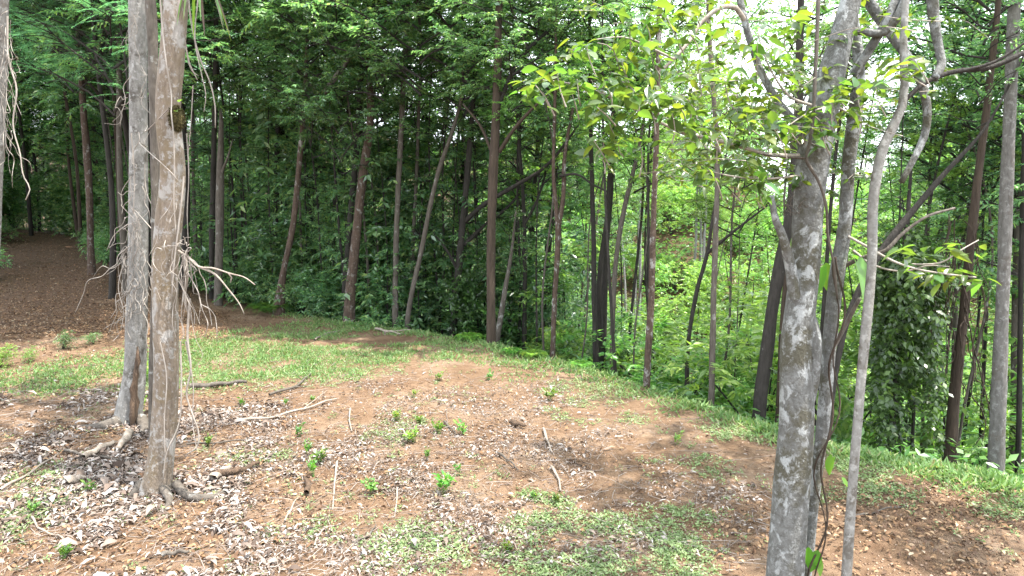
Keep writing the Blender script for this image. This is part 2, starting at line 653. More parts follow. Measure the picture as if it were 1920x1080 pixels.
G = [(.0, (.054, .110, .060)), (.5, (.100, .185, .090)), (.85, (.145, .235, .100)), (1, (.20, .26, .09))]
M['leaf_forest'] = leaf_mat('forest_leaf', G, (1.9, 2.2, 1.2), .46, .25, 1.0)
M['leaf_blue'] = leaf_mat('feathery_leaf', [(0, (.036, .095, .066)), (.6, (.065, .15, .095)), (1, (.10, .19, .10))], (1.9, 2.2, 1.2), .44, .28, 1.0)
M['leaf_lime'] = leaf_mat('valley_leaf', [(0, (.06, .14, .04)), (.5, (.115, .22, .06)), (1, (.20, .30, .085))], (1.9, 2.0, .85), .50, .34, .6, objvar=.3, hue=.025)
M['leaf_mid'] = leaf_mat('undergrowth_leaf', [(0, (.035, .085, .025)), (.6, (.065, .14, .04)), (1, (.12, .20, .055))], (2.0, 2.1, .8), .45, .35, .6)
M['leaf_big'] = leaf_mat('broad_leaf', [(0, (.038, .085, .03)), (.6, (.065, .13, .036)), (1, (.12, .17, .036))], (2.7, 2.5, .8), .48, .30, .6, objvar=.35, hue=.03)
M['leaf_heart'] = leaf_mat('heart_leaf', [(0, (.07, .17, .03)), (1, (.09, .2, .035))], (2.4, 2.2, .8), .45, .35, .5, objvar=.15)
M['leaf_ivy'] = leaf_mat('creeper_leaf', [(0, (.016, .035, .012)), (.7, (.028, .058, .016)), (1, (.05, .10, .02))], (2, 2.2, 1), .3, .38, .5)
M['leaf_seedling'] = leaf_mat('seedling_leaf', [(0, (.05, .125, .025)), (.6, (.09, .19, .035)), (.9, (.14, .24, .045)), (1, (.24, .30, .06))], (1.8, 1.7, .8), .4, .4, .5, objvar=.4, hue=.03)
M['grass'] = leaf_mat('grass_blade', [(0, (.08, .155, .05)), (.55, (.125, .22, .07)), (.85, (.18, .255, .09)), (1, (.27, .25, .15))], (1.6, 1.6, .9), .35, .5, .4, objvar=0, hue=0)
M['weed'] = leaf_mat('weed_leaf', [(0, (.085, .135, .05)), (.5, (.135, .20, .075)), (.85, (.185, .24, .105)), (1, (.27, .28, .19))], (1.4, 1.5, .8), .3, .5, .4, objvar=0, hue=0)
M['litter'] = plain_mat('bleached_leaf', [(0, (.04, .026, .019)), (.25, (.09, .064, .049)), (.55, (.145, .116, .097)), (.8, (.195, .170, .153)), (.95, (.25, .23, .217)), (1, (.31, .295, .285))], rough=.7, bump=0, per_island=True)
M['litter_brown'] = plain_mat('brown_leaf', [(0, (.032, .018, .011)), (.35, (.085, .044, .022)), (.7, (.15, .086, .043)), (.93, (.22, .145, .082)), (1, (.27, .22, .16))], rough=.7, bump=0, per_island=True)
M['crumb'] = plain_mat('soil_crumb', [(0, (.08, .045, .027)), (.6, (.17, .11, .073)), (1, (.26, .19, .14))], rough=.95, bump=0, per_island=True)
M['twig'] = plain_mat('dry_twig', [(0, (.06, .042, .03)), (.4, (.135, .105, .086)), (1, (.25, .225, .205))], rough=.8, bump=0, per_island=True)


# ---------------------------------------------------------------- the ground
def axis(lo, hi, step, out_lo, out_hi, grow=1.16):
    a = list(np.arange(lo, hi, step))
    s, x = step, a[-1]
    while x < out_hi:
        s = min(s * grow, 12)
        x += s
        a.append(x)
    s, x = step, a[0]
    while x > out_lo:
        s = min(s * grow, 12)
        x -= s
        a.insert(0, x)
    return np.array(a)


gx = axis(-9, 8, .09, -420, 420)
gy = axis(3.2, 21, .09, -120, 480)
X, Y = np.meshgrid(gx, gy)
Z = tz(X, Y)
nx, ny = len(gx), len(gy)
idx = np.arange(nx * ny).reshape(ny, nx)
mb = MB()
mb.add(np.stack([X, Y, Z], -1).reshape(-1, 3), np.stack([idx[:-1, :-1], idx[:-1, 1:], idx[1:, 1:], idx[1:, :-1]], -1).reshape(-1, 4))
gm = mb.mesh('ground', M['earth'])
hum = np.clip(sstep(-.2, 1.6, sdist(X, Y)) + .8 * sstep(20.0, 22.5, Y) * (X < -3), 0, 1)
att = gm.attributes.new('humus', 'FLOAT', 'POINT')
att.data.foreach_set('value', hum.astype(np.float32).ravel())
tag(link('ground', gm), kind='structure')

# the trodden path that climbs into the trees
py_ = np.linspace(16.5, 46, 70)
PL = []
for yv in py_:
    c = -0.70 * yv + .4 + .8 * math.sin(yv * .25)
    hw = 3.6 * (1 - .35 * (yv - 16) / 30)
    xs = np.linspace(c - hw, c + hw, 17)
    PL.append(np.stack([xs, np.full(17, yv), tz(xs, np.full(17, yv)) + .02 - .09 * np.abs(np.linspace(-1, 1, 17)) ** 4], -1))
PL = np.array(PL)
ii = np.arange(70 * 17).reshape(70, 17)
mb = MB()
mb.add(PL.reshape(-1, 3), np.stack([ii[:-1, :-1], ii[:-1, 1:], ii[1:, 1:], ii[1:, :-1]], -1).reshape(-1, 4))
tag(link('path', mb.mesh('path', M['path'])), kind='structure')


def on_path(x, y):
    c = -0.70 * y + .4 + .8 * np.sin(y * .25)
    hw = 3.6 * (1 - .35 * (y - 16) / 30)
    return (np.abs(x - c) < hw) & (y > 16) & (y < 46)


# ---------------------------------------------------------------- foliage prototypes
def sprays(mb, O, D, r, n_leaf, tw, L, W, droop, side=.9, flat=False):
    """Twigs with leaves in two ranks: O origins, D directions (N,3), TW twig length."""
    n = len(O)
    D = unit(D)
    up = np.array([0, 0, 1.0])
    S = unit(np.cross(D, up) + 1e-3)
    t = (np.arange(n_leaf) + .6) / n_leaf
    twl = tw * r.uniform(.7, 1.3, n)
    k = t[None, :, None] * twl[:, None, None]
    P = O[:, None] + D[:, None] * k - up * (droop * .5 * k * k / max(tw, .01))
    sg = np.where(np.arange(n_leaf) % 2 == 0, 1.0, -1.0)[None, :, None]
    jit = .12 if flat else .45
    ld = D[:, None] * .55 + S[:, None] * sg * side + r.normal(0, jit * .6, (n, n_leaf, 3)) - up * droop * r.uniform(.3, 1.1, (n, n_leaf, 1))
    N = up + r.normal(0, jit, (n, n_leaf, 3))
    Ls = (L * r.uniform(.65, 1.25, (n, n_leaf)) * (1 - .45 * np.abs(t - .45))[None]).ravel()
    leaves2(mb, P.reshape(-1, 3), ld.reshape(-1, 3), N.reshape(-1, 3), Ls, Ls * (W / L))


def crown_proto(name, seed, R=3.0, H=7.0, limbs=21, subs=6, per=6, nl=17, L=.15, W=.05, droop=.5, tw=.45, mat='leaf_forest', bark='dark', flat=False, up=.75, side=.9):
    r = np.random.default_rng(seed)
    wood, fol = MB(), MB()
    O, Dn = [], []
    for i in range(limbs):
        h0 = H * ((i + r.random()) / limbs) ** 1.05 * .82
        az = i * 2.399 + r.uniform(-.5, .5)
        ln = R * (1.05 - .55 * (h0 / H) ** 1.5) * r.uniform(.65, 1.15)
        d = np.array([math.cos(az), math.sin(az), 0])
        el = up * r.uniform(.5, 1.5)
        pts = [np.array([0, 0, h0])]
        for s in range(5):
            d2 = d + np.array([0, 0, el * (1 - s * .22)]) + r.normal(0, .16, 3)
            pts.append(pts[-1] + unit(d2) * ln / 5)
        pth = smooth_path(pts, 9)
        tube(wood, pth, np.linspace(.034, .008, 9) * (R / 3) * r.uniform(.7, 1.3), 5, cap=False)
        for s in range(subs):
            t = r.uniform(.3, 1)
            o = pth[int(t * 8)]
            bd = unit(np.array([math.cos(az + r.normal(0, .9)), math.sin(az + r.normal(0, .9)), r.uniform(-.15, .75)]))
            bl = R * .30 * r.uniform(.5, 1.3)
            sp = [o, o + bd * bl * .5 + r.normal(0, .05, 3), o + bd * bl - np.array([0, 0, droop * .18 * bl])]
            sp = smooth_path(sp, 5)
            tube(wood, sp, np.linspace(.016, .005, 5) * (R / 3), 3, cap=False)
            for k in range(per):
                q = sp[r.integers(1, 5)]
                O.append(q + r.normal(0, .06, 3))
                Dn.append(unit(bd + r.normal(0, .7, 3) * np.array([1, 1, .45])))
    sprays(fol, np.array(O), np.array(Dn), r, nl, tw, L, W, droop, side, flat)
    return wood.mesh(name + '_limbs', M[bark]), fol.mesh(name + '_foliage', M[mat], smooth=False)


def sapling_proto(name, seed, h=5.0, R=.9, n=130, nl=14, L=.16, W=.05, mat='leaf_forest', low=.12, droop=.5):
    r = np.random.default_rng(seed)
    wood, fol = MB(), MB()
    st = smooth_path([(0, 0, -.3), (r.normal(0, .08), r.normal(0, .08), h * .4), (r.normal(0, .2), r.normal(0, .2), h)], 9)
    tube(wood, st, np.linspace(.032, .008, 9), 5, cap=False)
    O, Dn = [], []
    for i in range(n):
        t = low + (1 - low) * r.random() ** .9
        o = st[int(t * 8)] * 1.0
        az = r.uniform(0, 6.28)
        ln = R * r.uniform(.2, 1.0) * (1.15 - .6 * t)
        d = np.array([math.cos(az), math.sin(az), r.uniform(-.1, .5)])
        e = o + d * ln
        if i % 3 == 0:
            tube(wood, [o, (o + e) / 2 + np.array([0, 0, .04]), e], [.008, .006, .003], 3, cap=False)
        O.append(e)
        Dn.append(d + r.normal(0, .4, 3))
    sprays(fol, np.array(O), np.array(Dn), r, nl, .38, L, W, droop)
    return wood.mesh(name + '_stem', M['dark']), fol.mesh(name + '_foliage', M[mat], smooth=False)


def bush_proto(name, seed, R=1.6, H=2.4, n=260, nl=14, L=.2, W=.075, mat='leaf_lime', droop=.35):
    r = np.random.default_rng(seed)
    wood, fol = MB(), MB()
    O, Dn = [], []
    lob = r.normal(0, 1, (7, 3)) * np.array([.55, .55, .3]) * R + np.array([0, 0, H * .62])
    for i in range(7):
        c = lob[i]
        tube(wood, smooth_path([(0, 0, -.4), (c[0] * .35, c[1] * .35, c[2] * .5), c], 6), np.linspace(.045, .012, 6), 4, cap=False)
    for i in range(n):
        c = lob[r.integers(0, 7)]
        d = unit(r.normal(0, 1, 3) + np.array([0, 0, .35]))
        rad = R * .52 * r.uniform(.45, 1.05)
        o = c + d * rad * np.array([1, 1, .85])
        if o[2] < .05:
            o[2] = r.uniform(.05, .6)
        O.append(o)
        Dn.append(d + r.normal(0, .5, 3) + np.array([0, 0, .2]))
    sprays(fol, np.array(O), np.array(Dn), r, nl, .4, L, W, droop)
    return wood.mesh(name + '_stems', M['dark']), fol.mesh(name + '_foliage', M[mat], smooth=False)


CR = {
    'a': crown_proto('crown_a', 11),
    'b': crown_proto('crown_b', 12, R=2.6, H=8.0, limbs=19, subs=6, per=6, L=.15, W=.05, droop=.7),
    'c': crown_proto('crown_c', 13, R=3.6, H=6.0, limbs=19, subs=6, per=7, L=.20, W=.085, nl=9, droop=.35, up=.7),
    'f': crown_proto('crown_f', 14, R=3.2, H=6.5, limbs=18, subs=6, per=5, nl=34, L=.10, W=.03, droop=.35, tw=.8, mat='leaf_blue', flat=True, side=1.2),
    'g': crown_proto('crown_g', 15, R=3.0, H=7.5, limbs=18, subs=5, per=6, nl=15, L=.16, W=.055, droop=.4, mat='leaf_lime'),
    's': crown_proto('crown_s', 16, R=2.6, H=5.5, limbs=14, subs=4, per=5, nl=13, L=.16, W=.06, droop=.4, mat='leaf_forest', up=.8),
}
SA = [sapling_proto('sapling_%d' % i, 40 + i, h=4.2 + .8 * i, R=.95 + .15 * i, n=(150 + 15 * i, 110)[i % 2], mat='leaf_forest', L=(.16, .24)[i % 2], W=(.05, .095)[i % 2], nl=(14, 9)[i % 2]) for i in range(4)]
SL = [sapling_proto('young_%d' % i, 60 + i, h=4.5 + i, R=1.1 + .2 * i, n=150, mat='leaf_lime', low=.25, L=.18, W=.065) for i in range(3)]
BU = [bush_proto('bush_%d' % i, 80 + i, R=1.4 + .25 * i, H=2.0 + .45 * i, L=.17 + .02 * i) for i in range(4)]
BD = [bush_proto('dark_bush_%d' % i, 90 + i, R=1.1 + .2 * i, H=1.5 + .4 * i, n=240, L=.17, W=.06, mat='leaf_forest', droop=.6) for i in range(3)]


DO = [bush_proto('dome_%d' % i, 400 + i, R=2.3 + .4 * i, H=4.5 + i, n=700, nl=14, L=.26, W=.11, mat=['leaf_lime', 'leaf_forest', 'leaf_lime'][i]) for i in range(3)]


def trunk_proto(name, seed, h, r0, bark, lean=.5):
    r = np.random.default_rng(seed)
    pth = smooth_path([(0, 0, -.6), (r.normal(0, .1), r.normal(0, .1), h * .2), (r.normal(0, lean * .5), r.normal(0, lean * .5), h * .55), (r.normal(0, lean), r.normal(0, lean), h)], 22)
    mb = MB()
    tube(mb, pth, r0 * (np.linspace(1, .35, 22) + .35 * np.exp(-np.linspace(0, 12, 22))), 9, bumps=.05, seed=seed)
    return mb.mesh(name, M[bark]), pth[-1]


TP = [trunk_proto('trunk_%d' % i, 120 + i, 15, .05 + .011 * i, ['dark', 'mid', 'brown', 'dark', 'mid', 'dark'][i]) for i in range(6)]

# ---------------------------------------------------------------- trees one can tell apart
HEAD = []


def named_tree(name, path_px, width_px, d, bark, label, crowns=(), extend=4.5, flutes=None, bumps=.07, sides=14, d_top=None, group=None, cat='tree', top_taper=.5, base_pad=.35, snag=False):
    """A tree whose trunk runs through the given directions at D metres; widths in the same order as the path, foot first."""
    n = len(path_px)
    ds = np.linspace(d, d_top or d, n)
    P = [unproj(x, y, dd) for (x, y), dd in zip(path_px, ds)]
    wid = np.asarray(width_px if hasattr(width_px, '__len__') else [width_px * (1.12 - .24 * i / max(n - 1, 1)) for i in range(n)], float)
    Rr = list(wid / F * ds / 2)
    g = float(tz(P[0][0], P[0][1]))
    if P[0][2] > g + .05:
        b = P[0] + (P[0] - P[1]) * (.4 * (P[0][2] - g) / max(P[1][2] - P[0][2], .1))
        b = np.array([b[0], P[0][1], 0])
        b[2] = float(tz(b[0], b[1])) - base_pad
        P.insert(0, b)
        Rr.insert(0, Rr[0] * 1.12)
    else:
        P.insert(0, P[0] + np.array([0, 0, min(0, g - P[0][2]) - base_pad]))
        Rr.insert(0, Rr[0] * 1.08)
    if extend:
        dirn = unit(unit(P[-1] - P[-2]) + np.array([0, 0, .6]))
        P.append(P[-1] + dirn * extend)
        Rr.append(Rr[-1] * top_taper)
    base = np.array([P[0][0], P[0][1], float(tz(P[0][0], P[0][1]))])
    pts = np.column_stack([np.array(P), np.array(Rr)])
    L = np.sum(np.linalg.norm(np.diff(pts[:, :3], axis=0), axis=1))
    sm = smooth_path(pts, int(max(24, L / .14)))
    root = link(name, None, loc=base)
    tag(root, label, cat, group)
    mb = MB()
    tube(mb, sm[:, :3], np.maximum(sm[:, 3], .006), sides, bumps=bumps, seed=int(abs(base[0] * 91 + d * 13)) + 3, flutes=flutes)
    if snag:
        tip = sm[-1, :3]
        for k in range(4):
            a = k * 1.6
            o = tip + np.array([math.cos(a), math.sin(a), 0]) * sm[-1, 3] * .5
            tube(mb, [o - np.array([0, 0, .2]), o + np.array([0, 0, .12 + .1 * (k % 2)]), o + np.array([.01, 0, .25 + .14 * (k % 3)])], [sm[-1, 3] * .55, sm[-1, 3] * .35, .005], 5)
    link('trunk', mb.mesh(name + '_trunk', M[bark], origin=base), root)
    root['_top'] = [float(x) for x in sm[-1, :3]]
    for c in crowns:
        key, (x, y, dd), s, rz = c[0], c[1], c[2], c[3]
        q = unproj(x, y, dd) - base
        for nm, me in zip(('limbs', 'crown'), CR[key]):
            o = link(nm, me, root, q)
            o.scale = (s, s, s)
            o.rotation_euler = (0, 0, rz)
    HEAD.append(root)
    return root


def limb(root, px_pts, w0, w1, bark, name='limb', sides=8, n=16, bumps=.06):
    """A branch of a tree through (x, y, distance) points."""
    P = np.array([unproj(x, y, d) for x, y, d in px_pts])
    base = np.array(root.location)
    sm = smooth_path(P, n)
    dm = np.mean([p[2] for p in px_pts])
    mb = MB()
    tube(mb, sm, np.linspace(w0, w1, n) / F * dm / 2, sides, bumps=bumps, seed=int(abs(px_pts[0][0]) + abs(px_pts[-1][1])))
    link(name, mb.mesh(name, M[bark], origin=base), root)
    return sm


T = named_tree
# left: deep shade
T('slender_tree', [(172, 505), (166, 330), (156, 200), (150, 90)], 12, 24, 'red', 'orange-brown trunk standing at the dark end of the leaf-strewn path', [('f', (140, 190, 22.5), .9, .3), ('f', (80, 80, 24), 1.0, 2), ('f', (200, 60, 24), 1.0, 4)])
T('broken_snag', [(410, 590), (411, 470), (413, 340), (415, 225)], [17, 15, 14, 8], 21, 'mid', 'grey dead trunk snapped off to a point among the dark trees', extend=0, snag=True)
T('slender_tree', [(398, 590), (398, 420), (402, 250), (405, 60)], 10, 22, 'dark', 'thin dark trunk standing close beside the snapped grey trunk', [('b', (400, 160, 22), .9, 1)])
T('curved_tree', [(523, 582), (530, 520), (548, 430), (562, 300), (570, 200)], [20, 12, 11, 10, 8], 20, 'red', 'brown lichen-spotted trunk curving up from a pale splayed foot at the clearing edge', [('b', (585, 300, 18.6), .75, 0), ('a', (560, 200, 18.8), .7, 2), ('a', (590, 60, 20.5), .8, 2)], flutes=(.9, .35, 5))
T('slender_tree', [(516, 570), (520, 300), (525, 60)], 10, 23, 'dark', 'straight dark trunk just behind the curving lichen-spotted trunk', [('f', (470, 150, 21.5), .9, 1), ('f', (520, 20, 22), .9, 1)])
T('red_trunk_tree', [(654, 597), (664, 480), (682, 320), (694, 225), (690, 90)], [22, 18, 16, 13, 10], 19, 'red', 'thick red-brown trunk with white lichen, leaning slightly at the grassy edge', [('b', (640, 330, 18), .7, .5), ('a', (720, 190, 17.6), .75, 3), ('c', (690, 60, 18.5), .8, 1)], flutes=(.5, .3, 4))
T('dark_trunk_tree', [(646, 592), (656, 420), (670, 260), (680, 100)], 11, 20, 'dark', 'dark trunk pressed close behind the thick red-brown lichen trunk', [('c', (660, 130, 20), .8, 2)])
T('grey_trunk_tree', [(741, 602), (744, 420), (752, 250), (764, 10)], [12, 10, 10, 9], 19, 'mid', 'straight grey trunk at the grass edge beside the thin leaning stem', [('c', (790, 190, 17.2), .75, 2), ('b', (760, 20, 18.5), .8, 2)])
T('leaning_tree', [(764, 606), (790, 470), (826, 310), (850, 240)], [10, 9, 8, 7], 18.6, 'mid', 'thin grey stem leaning over to the right from the grass edge', [('s', (850, 280, 18.6), .6, 1)])
T('thin_tree', [(768, 590), (775, 450), (784, 250)], 7, 20, 'mid', 'thin upright stem rising behind the thin grey leaning stem', [('s', (786, 260, 20), .8, 2)])
t8 = T('branching_dark_tree', [(850, 622), (862, 480), (876, 330), (886, 210)], [15, 13, 11, 9], 19, 'dark', 'dark trunk with low spreading boughs and creepers round its foot', [('c', (870, 230, 17.6), .8, 1), ('a', (880, 60, 18), .8, 1)])
limb(t8, [(872, 415, 19), (905, 385, 18.7), (960, 352, 18.3), (1020, 315, 18), (1085, 235, 18)], 10, 4, 'dark')
limb(t8, [(858, 505, 19), (838, 470, 18.8), (812, 436, 18.7)], 7, 3, 'dark')
limb(t8, [(870, 460, 19), (900, 430, 19.3), (950, 390, 19.5), (1000, 330, 20)], 8, 3, 'dark')
t9 = T('tall_brown_tree', [(921, 655), (921, 450), (926, 300), (931, 190), (936, 0)], [19, 17, 17, 16, 12], 15.5, 'brown', 'tall straight brown trunk, thickest along the grass edge in the middle', [('a', (960, 210, 15.2), .6, 1), ('c', (1010, 120, 15.8), .65, 1), ('c', (945, -30, 17.5), .9, 2)], extend=5)
limb(t9, [(936, 285, 15.5), (962, 245, 15.2), (990, 212, 15), (1040, 165, 14.8)], 9, 3, 'brown')
limb(t9, [(933, 200, 15.5), (975, 110, 15.7), (1030, 55, 16), (1080, -10, 16.4)], 9, 5, 'dark')
limb(t9, [(928, 300, 15.5), (900, 235, 15.8), (868, 195, 16.2)], 7, 3, 'brown')
T('leaning_tree', [(930, 660), (945, 555), (958, 480)], [11, 10, 6], 18, 'mid', 'short grey stem leaning behind the tall straight brown trunk', [('s', (955, 520, 18), .35, 1)], extend=1.2)
t10 = T('thin_tree', [(983, 640), (984, 480), (982, 390), (972, 250)], [9, 8, 7, 5], 19, 'dark', 'thin dark stem that forks above the bright bushes', [('s', (975, 290, 19), .7, 0)])
limb(t10, [(984, 420, 19), (1005, 380, 19), (1025, 320, 19.4)], 6, 3, 'dark')
t11 = T('mottled_tree', [(1036, 682), (1040, 560), (1046, 430), (1038, 330), (1040, 220)], [11, 10, 10, 7, 6], 15.4, 'red', 'mottled brown trunk with white flecks that splits in two high up', [('c', (1045, 190, 16.5), .6, 3)])
limb(t11, [(1046, 430, 15.4), (1056, 370, 15.4), (1058, 300, 15.5), (1075, 200, 15.6)], 10, 5, 'red')
limb(t11, [(1050, 330, 15.4), (1085, 328, 15), (1110, 345, 15), (1140, 360, 15)], 5, 3, 'dark')
T('thin_tree', [(1018, 560), (1030, 420), (1041, 320)], 8, 24, 'mid', 'slim stem standing back behind the forked mottled trunk', [('g', (1045, 260, 24), .7, 1)])
T('thin_dark_tree', [(1118, 702), (1114, 560), (1113, 450), (1109, 310)], [12, 10, 9, 8], 16, 'dark', 'leftmost stem of the close cluster of three dark trunks', [('s', (1110, 270, 16), .75, 1)])
T('thin_dark_tree', [(1127, 702), (1126, 500), (1138, 410), (1144, 300)], [12, 10, 9, 7], 16.2, 'dark', 'middle stem of the close cluster of three dark trunks', [('s', (1145, 270, 16.2), .7, 2)])
T('thin_dark_tree', [(1131, 690), (1136, 480), (1146, 340), (1152, 260)], [12, 11, 10, 8], 16.8, 'dark', 'rightmost and stoutest of the close cluster of three dark trunks', [('s', (1152, 220, 16.8), .8, 3)])
T('slim_tree', [(1147, 712), (1150, 570), (1156, 480), (1173, 380), (1188, 320)], [10, 9, 9, 9, 7], 15.6, 'mid', 'slim speckled trunk bending right above the three dark stems', [('g', (1188, 370, 15.6), .55, 0)])
T('red_trunk_tree', [(1212, 733), (1221, 560), (1225, 420), (1230, 280), (1233, 170)], [15, 12, 11, 10, 9], 12.4, 'red', 'reddish flaky trunk standing alone before the bright green valley', [('s', (1235, 110, 14.4), .7, 2)])
t16 = T('forked_dark_tree', [(1287, 757), (1291, 640), (1308, 540), (1326, 475), (1338, 400), (1352, 340)], [10, 8, 8, 7, 6, 4], 13.5, 'dark', 'dark slanting stem forking before the bright valley', [('s', (1350, 360, 13.5), .35, 1)], extend=1.5)
limb(t16, [(1326, 475, 13.5), (1362, 445, 13.2), (1400, 415, 13), (1440, 385, 12.8)], 7, 3, 'dark')
T('banded_tree', [(1333, 778), (1337, 600), (1342, 430), (1345, 300), (1332, 100)], [13, 11, 10, 9, 8], 11.8, 'mid', 'straight grey ringed trunk beside the dark slanting stem', [('s', (1330, 70, 14), .7, 2)])
t18 = T('leaning_dark_tree', [(1421, 803), (1438, 650), (1460, 510), (1482, 400), (1496, 240), (1500, 60)], [28, 24, 22, 19, 16, 13], 11.3, 'dark', 'stout black-barked trunk leaning behind the large lichen-patched tree', [('s', (1505, 60, 13.5), .8, 0)])
T('slim_tree', [(1458, 810), (1466, 640), (1476, 480)], 11, 11.8, 'brown', 'slim brown stem close behind the black leaning trunk', [('s', (1480, 330, 12), .5, 0)])
t23 = T('slanting_dark_tree', [(1566, 700), (1592, 590), (1640, 490), (1700, 410), (1780, 315), (1830, 262)], [12, 11, 13, 12, 9, 6], 9.5, 'dark', 'dark crooked stem slanting far to the right behind the pale sapling', [('s', (1830, 250, 9.8), .45, 0)], extend=1.5)
t19 = T('ivy_tree', [(1664, 885), (1680, 720), (1690, 560), (1700, 430)], [12, 11, 10, 9], 11, 'dark', 'thin tree smothered in hanging dark creeper leaves', extend=1.0)
t20 = T('viny_tree', [(1779, 893), (1790, 740), (1806, 600), (1822, 430), (1842, 270)], [22, 20, 17, 15, 13], 10.6, 'brown', 'shaggy dark brown trunk hung with vines beside the ivy-smothered tree', [('s', (1845, 150, 10.6), .9, 1), ('g', (1820, 60, 13), .8, 1)])
t21 = T('grey_speckled_tree', [(1866, 908), (1873, 720), (1883, 480), (1893, 220), (1902, 0)], [32, 25, 22, 21, 19], 9.6, 'grey', 'straight dark grey trunk with pale flecks, rightmost at the grassy rim', [('s', (1905, -120, 9.8), .9, 1)], flutes=(.4, .25, 5))
T('thin_tree', [(1908, 890), (1912, 700), (1915, 500), (1921, 250)], 9, 11.5, 'dark', 'thin dark stem just past the straight grey speckled trunk', [('s', (1925, 200, 11.5), .8, 2)])

limb(bpy.data.objects['red_trunk_tree'], [(722, -20, 18.6), (682, 66, 18.3), (648, 118, 18.2), (608, 174, 18)], 6, 11, 'mid')
limb(bpy.data.objects['broken_snag'], [(413, 330, 21), (428, 292, 20.8), (436, 262, 20.7)], 6, 2, 'mid')
# ---------------------------------------------------------------- foreground trees
f0 = T('edge_tree', [(-34, 900), (-20, 620), (-11, 420), (-2, 200), (4, 0)], [30, 26, 22, 21, 21], 6.6, 'grey', 'greenish-grey trunk cut by the picture edge, hung with pale roots', extend=4)
f1 = T('grey_tree', [(240, 800), (252, 700), (256, 600), (259, 520), (260, 400), (259, 200), (258, 0)], [50, 39, 38, 36, 34, 31, 30], 10.0, 'smooth_grey', 'smooth grey trunk wrapped in dry vines, behind the tan-barked tree', [('s', (250, -190, 10), 1.0, 1)], extend=5, flutes=(.5, .22, 4), sides=22, bumps=.035)
f2 = T('tan_tree', [(284, 965), (296, 900), (308, 800), (312, 700), (310, 600), (309, 520), (316, 420), (324, 320), (316, 210), (323, 100), (329, 0)], [72, 53, 48, 46, 46, 44, 46, 42, 41, 42, 43], 7.5, 'tan', 'wavy tan and white mottled trunk with splayed roots nearest on the leaf litter', [('s', (330, -300, 7.5), 1.0, 1)], extend=5, flutes=(.75, .2, 5), sides=26, bumps=.05)
T('vine_stem_tree', [(285, 800), (290, 500), (289, 240), (286, 80), (282, 0)], [12, 11, 15, 18, 18], 9.2, 'mid', 'thin rough dark stem squeezed between the grey and tan trunks', extend=4)

root_px = [(f2, [(268, 940, 7.5), (250, 956, 7.35), (225, 972, 7.25)], 24, 5), (f2, [(330, 905, 7.5), (352, 930, 7.35), (390, 936, 7.35), (440, 908, 7.6), (470, 890, 7.8)], 20, 7), (f2, [(310, 930, 7.4), (318, 975, 7.15), (300, 1010, 6.95)], 20, 5),
           (f1, [(236, 775, 10), (212, 795, 9.8), (180, 815, 9.7), (140, 822, 9.8)], 30, 7), (f1, [(262, 770, 9.9), (272, 800, 9.7), (262, 830, 9.4)], 22, 7)]
for rt, pts, w0, w1 in root_px:
    P = np.array([unproj(*p) for p in pts])
    for i in range(len(P)):
        P[i, 2] = float(tz(P[i, 0], P[i, 1])) + (.10 * (1 - i / (len(P) - 1)) ** 1.5 - .012)
    sm = smooth_path(P, 14)
    mb = MB()
    tube(mb, sm, np.linspace(w0, w1, 14) / F * pts[0][2] / 2, 8, bumps=.14, seed=int(pts[0][0]))
    link('root', mb.mesh('root', M['mid'], origin=rt.location), rt)
# the rotten split in the grey trunk's foot
P = np.array([unproj(248, 795, 9.72), unproj(252, 740, 9.78), unproj(256, 690, 9.81), unproj(258, 650, 9.84)])
mb = MB()
tube(mb, smooth_path(P, 12), np.array([.05, .085, .08, .09, .07, .08, .065, .075, .05, .05, .03, .01]) * .62, 11, bumps=.4, seed=3)
link('rotten_wood', mb.mesh('rotten_wood', M['rotten'], origin=f1.location), f1)

# the dead branch on the tan tree and its tangle
limb(f2, [(335, 470, 7.4), (356, 485, 7.3), (372, 500, 7.2), (400, 503, 7.1), (432, 513, 7.0), (462, 522, 6.9), (478, 534, 6.85)], 5.5, 1.8, 'dead', 'dead_branch', 6, 22, .12)
limb(f2, [(372, 500, 7.2), (405, 516, 7.1), (430, 545, 7.1), (452, 575, 7.1), (458, 590, 7.1)], 5, 1.5, 'dead', 'dead_branch', 5, 16, .12)
limb(f2, [(345, 475, 7.4), (350, 520, 7.35), (346, 560, 7.35), (358, 600, 7.35)], 10, 4, 'dead', 'dead_branch', 6, 14, .15)
limb(f2, [(428, 512, 7.0), (434, 520, 7.0), (432, 530, 7.0)], 4, 2, 'dead', 'dead_branch', 4, 5, .1)

R1 = T('lichen_tree', [(1462, 1190), (1473, 1060), (1481, 950), (1493, 800), (1494, 650), (1510, 500), (1514, 400), (1524, 300), (1545, 190), (1570, 100), (1594, 5)], [76, 69, 67, 66, 60, 53, 52, 57, 55, 44, 36], 5.0, 'lichen', 'large grey trunk covered in white lichen patches, nearest the viewer', [('s', (2150, -420, 6.5), 1.0, 1)], extend=3.5, sides=24, bumps=.035)  # unseen crown, set off the trunk so its shade falls lower right
R2 = T('brown_mottled_tree', [(1500, 1190), (1523, 950), (1542, 800), (1555, 650), (1571, 500), (1583, 430), (1592, 300), (1605, 200), (1611, 130), (1602, 50), (1590, -30)], [26, 24, 23, 26, 26, 24, 24, 25, 20, 18, 16], 5.2, 'lichen', 'slimmer mottled trunk wound with a vine, touching the large lichen tree', [], extend=3, sides=18, bumps=.04)
R3 = T('pale_sapling', [(1584, 1130), (1597, 930), (1609, 780), (1622, 630), (1635, 490), (1640, 350), (1660, 265), (1690, 205), (1694, 90)], [20, 18, 17, 18, 17, 18, 18, 15, 13], 4.8, 'pale', 'slender pale grey sapling beside the two lichen trunks', [('s', (2250, -150, 6.5), .9, 0)], extend=2.5, sides=16, bumps=.04)  # its crown too is out of view, set aside to cast shade

